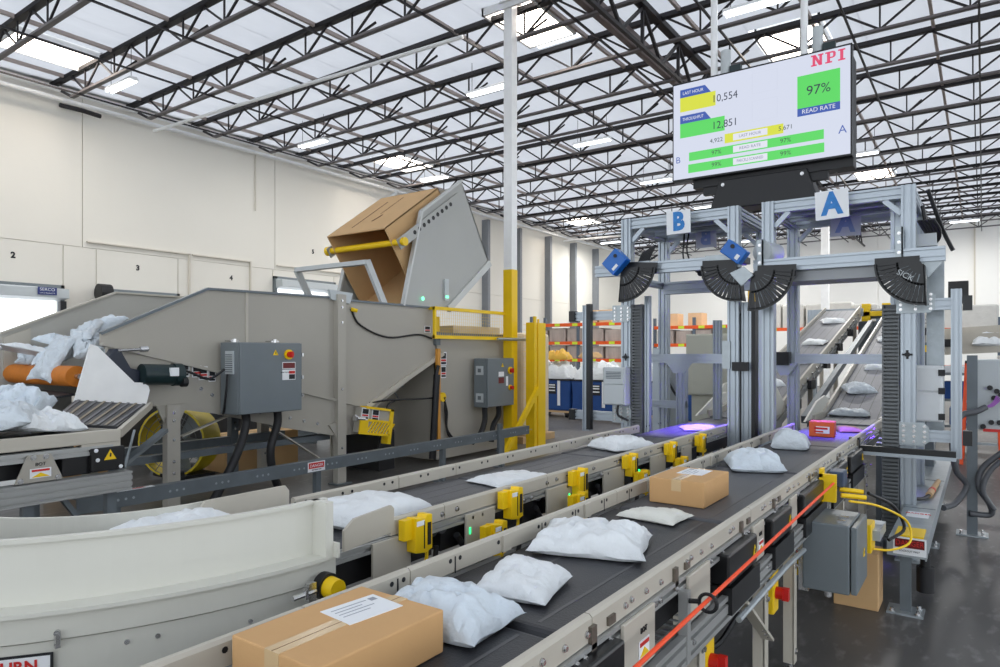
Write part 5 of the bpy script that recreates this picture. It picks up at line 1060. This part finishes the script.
bag('plump white poly mailer next to the near rail, second behind the big brown box', 1.76, 1.17, Zb, .27, .25, .085, 12, POLYW, 5, crumple=.6)
bag('largest white poly mailer in the middle of the near belt, with a tucked front edge', 2.28, 1.2, Zb, .34, .43, .11, 18, POLYW, 8, crumple=.9)
bag('small cream poly mailer in front of the small brown box', 2.86, 1.19, Zb, .22, .28, .05, -6, POLYC, 12, crumple=.7)
bag('rounded pale poly mailer behind the small brown box on the near belt', 4.42, 1.18, Zb, .36, .33, .14, 25, POLYB, 14, crumple=.6)
bag('boxy pale poly mailer just before the violet scan line', 5.53, 1.2, Zb, .3, .27, .16, 8, POLYG, 17, crumple=.5)
bag('large white poly mailer lying in the cream curve', 1.3, 2.42, Zb, .6, .36, .16, 15, POLYW, 21, crumple=.6)
bag('wide white poly mailer at the start of the second belt, by the beige transfer plate', 2.12, 2.24, Zb, .52, .36, .12, 6, POLYW, 23, crumple=.4)
bag('flat white poly mailer on the second belt level with the first pair of photo-eyes', 3.2, 2.2, Zb, .46, .3, .05, -12, POLYW, 25, crumple=.6)
bag('white poly mailer on the second belt, nearest the left scan frame', 4.75, 2.25, Zb, .42, .34, .12, -20, POLYW, 28, crumple=.6)
bag('thin white envelope under the violet light of the second belt', 6.35, 2.2, Zb, .3, .34, .05, 30, POLYW, 30, crumple=.5)
for i, (x, y, s, l) in enumerate(((8.35, 1.2, .5, 'long pale mailer at the foot of the right incline'), (9.2, 1.22, .42, 'plump pale mailer low on the right incline'), (10.3, 1.18, .3, 'small white mailer halfway up the right incline'), (12.0, 1.2, .36, 'white mailer near the top of the right incline'), (8.5, 2.2, .36, 'pale mailer at the foot of the left incline'), (9.4, 2.3, .42, 'white mailer low on the left incline'), (10.6, 2.12, .4, 'white mailer halfway up the left incline, under the cross beam'), (11.8, 2.2, .42, 'flat white mailer on the upper half of the left incline'), (13.5, 2.2, .5, 'highest white mailer near the top of the left incline'))):
    bag(l, x, y, ZI(x)+(0 if x < 8.3 else -.02), s*.55, s*.85, .09 if i != 1 else .12, [4, 30, 8, 15, -20, 25, 10, -14, 20][i], POLYG if i in (0, 1) else POLYW, 40+i, ry=-13 if x > 8.6 else 0, crumple=.7, group='mailers on the inclines')
# crumpled mailers spilling out of the hopper
for i, (x, y, z, a, b_, h, rx, ry, rz, m, l) in enumerate((
    (2.84, 7.8, 1.48, .5, .34, .1, 10, -20, 70, POLYB, 'pale mailer draped over the far side of the orange roller'),
    (2.74, 7.1, 1.36, .5, .3, .09, 8, -58, 10, POLYG, 'crumpled grey-white mailer hanging down over the orange roller'),
    (2.95, 7.35, 1.52, .55, .34, .14, -10, -16, 35, POLYB, 'crumpled mailer in the middle of the heap above the orange roller'),
    (2.98, 7.0, 1.52, .44, .3, .16, 20, -34, 75, POLYG, 'crumpled mailer at the near side of the heap, by the white chute plate'),
    (3.25, 7.3, 1.78, .5, .26, .1, 6, -26, 14, POLYB, 'topmost pale blue mailer of the heap, sliding down the slope'),
    (3.0, 7.62, 1.66, .48, .3, .12, 10, -8, 100, POLYB, 'pale mailer at the back of the heap, against the far panel'),
    (3.02, 7.1, 1.68, .46, .26, .1, -24, -22, 50, POLYG, 'puffed mailer at the front top of the heap, above the white chute plate'),
    (2.72, 7.5, 1.56, .6, .24, .07, -12, 12, -16, POLYW, 'folded mailer jutting out to the left of the heap'))):
    bag(l, x, y, z, a, b_, h, rz, m, 60+i, rx, ry, 1.25, 'crumpled_mailer', 'mailers spilling from the hopper')
for i, (x, y, z, a, b_, h, rx, ry, rz, m, l) in enumerate((
    (1.92, 5.25, 1.09, .5, .4, .16, 0, 6, 20, POLYW, 'crumpled white mailer nearest the belt edge at the left border'),
    (1.62, 5.15, 1.09, .55, .42, .2, 0, -12, -30, POLYG, 'grey-white mailer cut off by the left border of the photo'),
    (1.95, 5.75, 1.1, .6, .36, .2, 12, -14, 45, POLYB, 'long rolled pale mailer at the back of the left belt'),
    (1.6, 5.6, 1.1, .5, .4, .24, 0, 8, 0, POLYB, 'pale mailer in the middle of the pile on the left belt'))):
    bag(l, x, y, z, a, b_, h, rz, m, 80+i, rx, ry, 1.1, 'crumpled_mailer', 'mailers on the left belt')
g = G(); g.quad((1.55, 6.0, 1.085), (2.1, 5.9, 1.085), (2.1, 6.05, 1.085), (1.55, 6.2, 1.085), .01); tag(obj('flat_envelope', g, POLYC), 'flat cream envelope lying at the back of the left belt', 'envelope')
# boxes
def carton(lab, c, L_, W_, H_, rz, m, label_pos, lsize, lrot=0, tape=True, name='cardboard_box'):
    o = thing(name, lab, 'box', c); M_ = Matrix.Translation(c) @ Matrix.Rotation(math.radians(rz), 4, 'Z')
    g = G(); g.box(-L_/2, L_/2, -W_/2, W_/2, 0, H_, M_); obj('box_body', g, m, o, bev=.004)
    if tape:
        g = G(); g.box(-L_/2-.0008, L_/2+.0008, -.024, .024, H_*.55, H_+.0008, M_); obj('tape', g, TAPE, o)
        g = G(); g.box(-L_/2, L_/2, -.0007, .0007, H_, H_+.0012, M_); obj('flap_seam', g, DKIN, o)
    if lsize:
        Ml = M_ @ Matrix.Translation((label_pos[0], label_pos[1], H_)) @ Matrix.Rotation(math.radians(lrot), 4, 'Z'); l_ = plate('address_label', Ml, -lsize[0]/2, lsize[0]/2, -lsize[1]/2, lsize[1]/2, PAPER, o, .0014)
        g = G()
        for k in range(4): g.box(-lsize[0]*.4, lsize[0]*(.1 if k % 2 else .25), lsize[1]*(.3-.14*k), lsize[1]*(.33-.14*k), .0014, .0018, Ml)
        g.box(lsize[0]*.3, lsize[0]*.42, lsize[1]*.2, lsize[1]*.36, .0014, .0018, Ml); obj('label_print', g, mat('grey_print', (150, 155, 165)), l_)
    return o
carton('big brown cardboard box in the foreground, with a white address label', (1.08, 1.225, Zb), .39, .29, .105, 0, CARD, (.08, .02), (.16, .12), -6)
carton('small brown cardboard box halfway along the near belt, with a white label', (3.34, 1.205, Zb), .38, .275, .122, 0, CARD, (.07, 0), (.17, .13), 0)
o = carton('small red and white carton in the violet light of the near belt', (6.5, 1.15, Zb), .16, .2, .13, 4, mat('red_card', (222, 98, 44), .6), (0, 0), None, 0, False, 'printed_carton')
M_ = fx(6.418, 1.15, Zb+.06); plate('printed_panel', M_, -.07, .07, -.03, .03, PAPER, o, .001); plate('printed_band', M_, -.055, .055, .004, .022, RED, o, z=.001); plate('printed_band', M_, -.055, .02, -.022, -.008, RED, o, z=.001)
bag('flat brown padded envelope beside the red and white carton', 7.05, 1.02, Zb, .3, .22, .05, 20, CARDD, 95, crumple=.4, name='padded_envelope')
# ------------------------------------------------------------ far end of the hall
def rack(lab, x, ya, yb, levels, depth=1.0, goods=WRAP, ups=None, grp='pallet racks', h=None, gl=None):
    o = thing('pallet_rack', lab, 'rack', (x, (ya+yb)/2, 0)); ups = ups or [ya, (ya+yb)/2, yb]; zt = h or levels[-1]+.35
    for y in ups:
        for xx in (x, x+depth): g = G(); g.box(xx-.05, xx+.05, y-.05, y+.05, 0, zt); obj('upright', g, mat('rack_blue_grey', (96, 108, 122), .5), o)
    for z in levels:
        g = G(); g.box(x-.07, x-.02, ya, yb, z-.06, z+.06); bm_ = obj('beam', g, ORANGE, o)
        y = ya+.35
        while y < yb-.2: g = G(); g.box(x-.075, x-.07, y, y+.22, z-.05, z+.05); y += .75; obj('beam_label', g, mat('lime_label', (214, 236, 60)), bm_)
        g = G(); g.box(x-.03, x+depth, ya, yb, z-.02, z+.02); obj('shelf', g, CARDD, o)
    return o
def goods(lab, x, y, z, w, d, h, m, seed, group):
    rnd = random.Random(seed); w *= rnd.uniform(.9, 1); h *= rnd.uniform(.82, .98); g = G(); g.box(x-d/2, x+d/2, y-w/2, y+w/2, z, z+h); return tag(obj('wrapped_goods', g, m, bev=.05), lab, 'goods', group)
rack('pallet rack with wrapped shelves behind the blue carts on the left', 22, 10.3, 14.2, [1.35, 1.98, 2.66], 1.0, ups=[10.3, 12.15, 14.2])
rack('pallet rack seen between the left scan frame posts', 24, 7.0, 10.0, [1.9, 2.55], 1.0)
rack('pallet rack with an orange beam behind the inclines', 27, 3.0, 7.4, [1.5, 2.5], 1.0)
rack('pallet rack with wrapped pallets at the right edge', 24, -2.4, 1.6, [1.2, 2.3], 1.0)
gn = 'goods shrink-wrapped on the far racks'
for zi, z in enumerate((1.37, 2.0)):
    for k in range(5): goods('brown stretch-wrapped goods on the left far rack, ' + ('lower' if zi == 0 else 'upper') + ' shelf, ' + ['nearest the aisle', 'second from the aisle', 'in the middle', 'second from the fence', 'nearest the yellow fence'][k], 22.4, 10.72+.78*k, z, .76, .8, .56, WRAP, 200+zi*9+k, gn)
for k in range(4): goods('brown stretch-wrapped goods on the rack between the left scan frame posts, ' + ['rightmost', 'second from the right', 'second from the left', 'leftmost'][k], 24.4, 7.5+.7*k, 1.92, .65, .8, .6, WRAP, 230+k, gn)
for k in range(5): goods('pale wrapped stack on top of the rack behind the inclines, ' + ['rightmost', 'second from the right', 'in the middle', 'second from the left', 'leftmost'][k], 27.4, 3.4+.8*k, 2.52, .75, .8, 1.0, WRAPW, 240+k, gn)
for k in range(4): goods('pale wrapped pallet on top of the right-hand rack, ' + ['rightmost', 'second from the right', 'second from the left', 'leftmost'][k], 24.4, -1.9+1.0*k, 2.32, .95, .9, .85, WRAPW if k != 1 else WRAP, 250+k, gn)
g = G(); g.box(24.2, 24.7, .35, .85, 3.1, 3.75); tag(obj('speaker_box', g, RUB), 'black box standing on the right-hand rack', 'box')
for k, (y, z) in enumerate(((8.3, 2.75), (9.2, 2.75), (10.9, 2.72), (11.5, 2.72))):
    g = G(); xx = 24.2 if y < 10 else 22.2; z = 2.575 if y < 10 else 2.685; g.box(xx, xx+.6, y, y+.5, z, z+.5); tag(obj('plain_carton', g, mat('peach_carton', (226, 190, 150), .8)), 'plain peach carton on the far rack, ' + ['seen right of the left scan frame post', 'just left of the beige cabinets', 'behind the slim black mast', 'left of the slim black mast'][k], 'box', 'peach cartons on the far racks')
# blue mail carts
def cart(x, y, lab, seed):
    o = thing('mail_cart', lab, 'cart', (x, y, 0), 'blue mail carts'); w = .6
    g = G(); g.box(x-.4, x+.4, y-w, y+w, .12, .17); obj('base_board', g, WOOD, o)
    g = bag_mesh(.8, w*2, .1, seed, .5, 10, 10) if 0 else G()
    g.prism('x', [(y-w, .17), (y+w, .17), (y+w-.01, .6), (y+w+.03, .95), (y-w-.03, .95), (y-w+.01, .6)], x-.42, x+.42); obj('canvas_bin', g, BLUE, o, bev=.04)
    g = G(); g.box(x-.44, x+.44, y-w-.04, y+w+.04, .93, .97); obj('rim', g, RUB, o)
    g = G(); [g.box(x-.432, x-.424, y+d-.04, y+d+.04, .3, .93) for d in (-.28, .12)]; obj('strap', g, PAPER, o)
    plate('cart_label', fx(x-.425, y-.08, .72), -.12, .12, -.13, .13, INK, o); 
    g = G(); [g.box(x-.429, x-.427, y-.08-.09, y-.08+.09, z, z+.03) for z in (.66, .74, .8)]; obj('label_print', g, PAPER, o)
    for sx in (-.32, .32):
        for sy in (-.45, .45): g = G(); g.cyl((x+sx, y+sy-.03, .06), (x+sx, y+sy+.03, .06), .06, 14); g.box(x+sx-.05, x+sx+.05, y+sy-.05, y+sy+.05, .1, .125); obj('caster', g, RUB, o)
    g = bag_mesh(.85, 1.2, .55, seed, .9, 20, 20); bmesh.ops.translate(g.bm, verts=g.bm.verts, vec=(x, y, .9)); return tag(obj('mail_heap', g, POLYW, smooth=True), 'heap of white mailers on the '+lab, 'mail', 'mail heaps on the carts')
for k, (x, y, l) in enumerate(((15.2, 9.0, 'blue cart partly behind the yellow post'), (15.2, 7.75, 'blue cart just left of the left scan frame'), (15.3, 6.5, 'blue cart behind the left scan frame post'), (14.5, 4.7, 'blue cart beside the beige cabinets'))): cart(x, y, l, 300+k)
bag('yellow mailer on top of the cart nearest the yellow post', 15.1, 8.9, 1.45, .5, .6, .25, 10, mat('yellow_mailer', (236, 186, 70), .5), 310, crumple=1.4)
bag('brown padded mailer on the cart heap left of the left scan frame', 15.2, 8.05, 1.5, .4, .5, .2, -10, CARDD, 311, crumple=1.2)
# slim black mast, beige cabinets and odds and ends behind the gantry
o = thing('beige_cabinet', 'tall beige electrical cabinet behind the cross beam of the left scan frame', 'cabinet', (10.2, 3.3, 0))
g = G(); g.box(10, 10.4, 2.98, 3.67, 1.0, 1.92); obj('case', g, CABB, o, bev=.008); g = G(); g.box(9.97, 9.995, 3.02, 3.65, 1.02, 1.9); obj('door', g, CABB, o, bev=.006); g = G(); g.box(10.05, 10.35, 3.05, 3.6, 0, 1.0); obj('stand', g, CABB, o)
o = thing('beige_cabinet', 'beige cabinet with a yellow sticker, right behind the first one', 'cabinet', (10.7, 2.7, 0))
g = G(); g.box(10.45, 10.85, 2.6, 3.3, .6, 2.02); obj('case', g, mat('beige_cabinet_dark', (150, 148, 132), .45), o, bev=.008); g = G(); g.box(10.5, 10.8, 2.65, 3.25, 0, .6); obj('stand', g, CABB, o)
g = G(); g.box(10.6, 10.7, 2.72, 2.92, 2.15, 2.6); plate_ = obj('warning_plate', g, mat('amber', (250, 196, 20)), o); g = G(); g.bar((10.65, 2.8, 2.0), (10.65, 2.8, 2.2), .03); obj('plate_stalk', g, STEEL, o)
g = G(); g.cyl((9.2, 2.85, .86), (9.2, 2.85, 1.1), .06, 14); g.cyl((9.2, 2.85, 1.1), (9.2, 2.85, 1.14), .04, 12); g.cyl((9.2, 2.85, 0), (9.2, 2.85, .86), .03, 8); tag(obj('black_bollard', g, RUB, smooth=True), 'black rounded cylinder on a post in front of the beige cabinets', 'post')
o = thing('grey_panel', 'narrow grey panel with a black handle behind the left scan frame', 'panel', (8.2, 3.2, 0)); g = G(); g.box(8.2, 8.3, 3.05, 3.3, .3, 1.6); obj('panel', g, mat('mid_grey_panel', (142, 148, 148), .45), o, bev=.006); g = G(); g.box(8.2, 8.3, 3.36, 3.45, 0, 1.7); obj('post', g, ALU, o); g = G(); g.tube([(8.17, 3.26, 1.35), (8.14, 3.2, 1.25), (8.14, 3.1, 1.1), (8.15, 3.08, 1.18)], .015, 6); obj('handle', g, RUB, o)
for k, (pts_, y, l) in enumerate((([(7.7, .93), (8.7, .93), (8.6, 1.12), (8.35, 1.2), (8.1, 1.1)], 2.62, 'white sheet-metal guard left of the left incline foot'), ([(8.0, .93), (9.0, .95), (9.1, 1.25), (8.9, 1.24), (8.5, 1.05)], 2.75, 'second white sheet-metal guard further behind the left incline foot'))):
    g = G(); g.prism('y', pts_, y, y+.02); g.box(8.3, 8.36, y-.02, y, 0, 1.0); tag(obj('chute_guard', g, CREAM), l, 'guard')
# right background: gravity chute, ladder, shelf
o = thing('gravity_chute', 'beige metal chute crossing the right background with a white mailer on it', 'chute', (16, 0, 0))
g = G(); g.prism('x', [(1.3, 1.55), (-2, 1.75), (-2, 2.1), (1.3, 1.95)], 15.9, 15.94); g.prism('x', [(1.3, 1.55), (-2, 1.75), (-2, 1.79), (1.3, 1.59)], 15.94, 17.0); g.prism('x', [(1.3, 1.55), (-2, 1.75), (-2, 2.3), (1.3, 2.1)], 17, 17.04); obj('trough', g, mat('chute_beige', (186, 180, 168), .45), o)
for y in (1.1, -1.6): g = G(); g.box(15.95, 16.05, y-.05, y+.05, 0, 1.65); g.box(16.9, 17, y-.05, y+.05, 0, 1.65); obj('leg', g, STEEL, o)
g = G(); g.box(15.85, 15.9, .5, .75, 1.75, 1.9); obj('arrow_plate', g, INK, o)
bag('big white mailer sliding on the beige chute at the right edge', 16.3, -.2, 1.76, .9, .9, .3, 10, POLYW, 320, crumple=.5)
o = thing('step_ladder', 'orange step ladder standing in the right background', 'ladder', (12.3, .02, 0))
for y in (-.16, .2):
    g = G(); g.bar((12.0, y+(.06 if y > 0 else -.06), 0), (12.35, y, 1.5), .045, .03); g.bar((12.75, y+(.06 if y > 0 else -.06), 0), (12.4, y, 1.5), .05, .04); obj('rail', g, mat('ladder_orange', (240, 84, 30), .45), o)
for k in range(4): g = G(); z = .3+.3*k; g.box(12.02+.19*z-.02, 12.1+.19*z, -.16, .2, z, z+.03); obj('step', g, GALV, o)
g = G(); g.box(12.3, 12.45, -.18, .22, 1.48, 1.52); obj('top_cap', g, RUB, o)
o = thing('supply_shelf', 'low blue and grey shelf with small boxes behind the ladder', 'shelf', (14.2, .2, 0))
for z in (.35, .8, 1.25): g = G(); g.box(14, 14.5, -1.2, .75, z, z+.04); obj('shelf_board', g, GREY, o)
for y in (-1.2, -.3, .72): g = G(); g.box(14, 14.06, y-.03, y+.03, 0, 1.5); g.box(14.44, 14.5, y-.03, y+.03, 0, 1.5); obj('post', g, STEEL, o)
for k, (y, z, w_, h_, c_, l) in enumerate(((.4, .84, .3, .3, BLUE, 'blue bin on the middle shelf'), (.05, 1.29, .25, .14, CARD, 'small brown carton on the top shelf'), (.4, 1.29, .3, .12, PAPER, 'white carton on the top shelf'), (-.4, 1.29, .4, .3, WRAPW, 'white wrapped pack on the top shelf'), (.3, .39, .35, .3, BLUE, 'blue bin on the bottom shelf'))):
    g = G(); g.box(14.05, 14.4, y-w_/2, y+w_/2, z, z+h_); tag(obj('storage_box', g, c_, bev=.01), l+' of the right background', 'box')
o = thing('slim_cabinet', 'dark cabinet column behind the white drive box', 'cabinet', (8.6, .5, 0)); g = G(); g.box(8.4, 8.7, .42, .56, 0, 1.75); obj('case', g, STEEL, o); g = G(); g.box(8.38, 8.4, .44, .5, 1.65, 1.72); obj('yellow_tag', g, YEL, o)
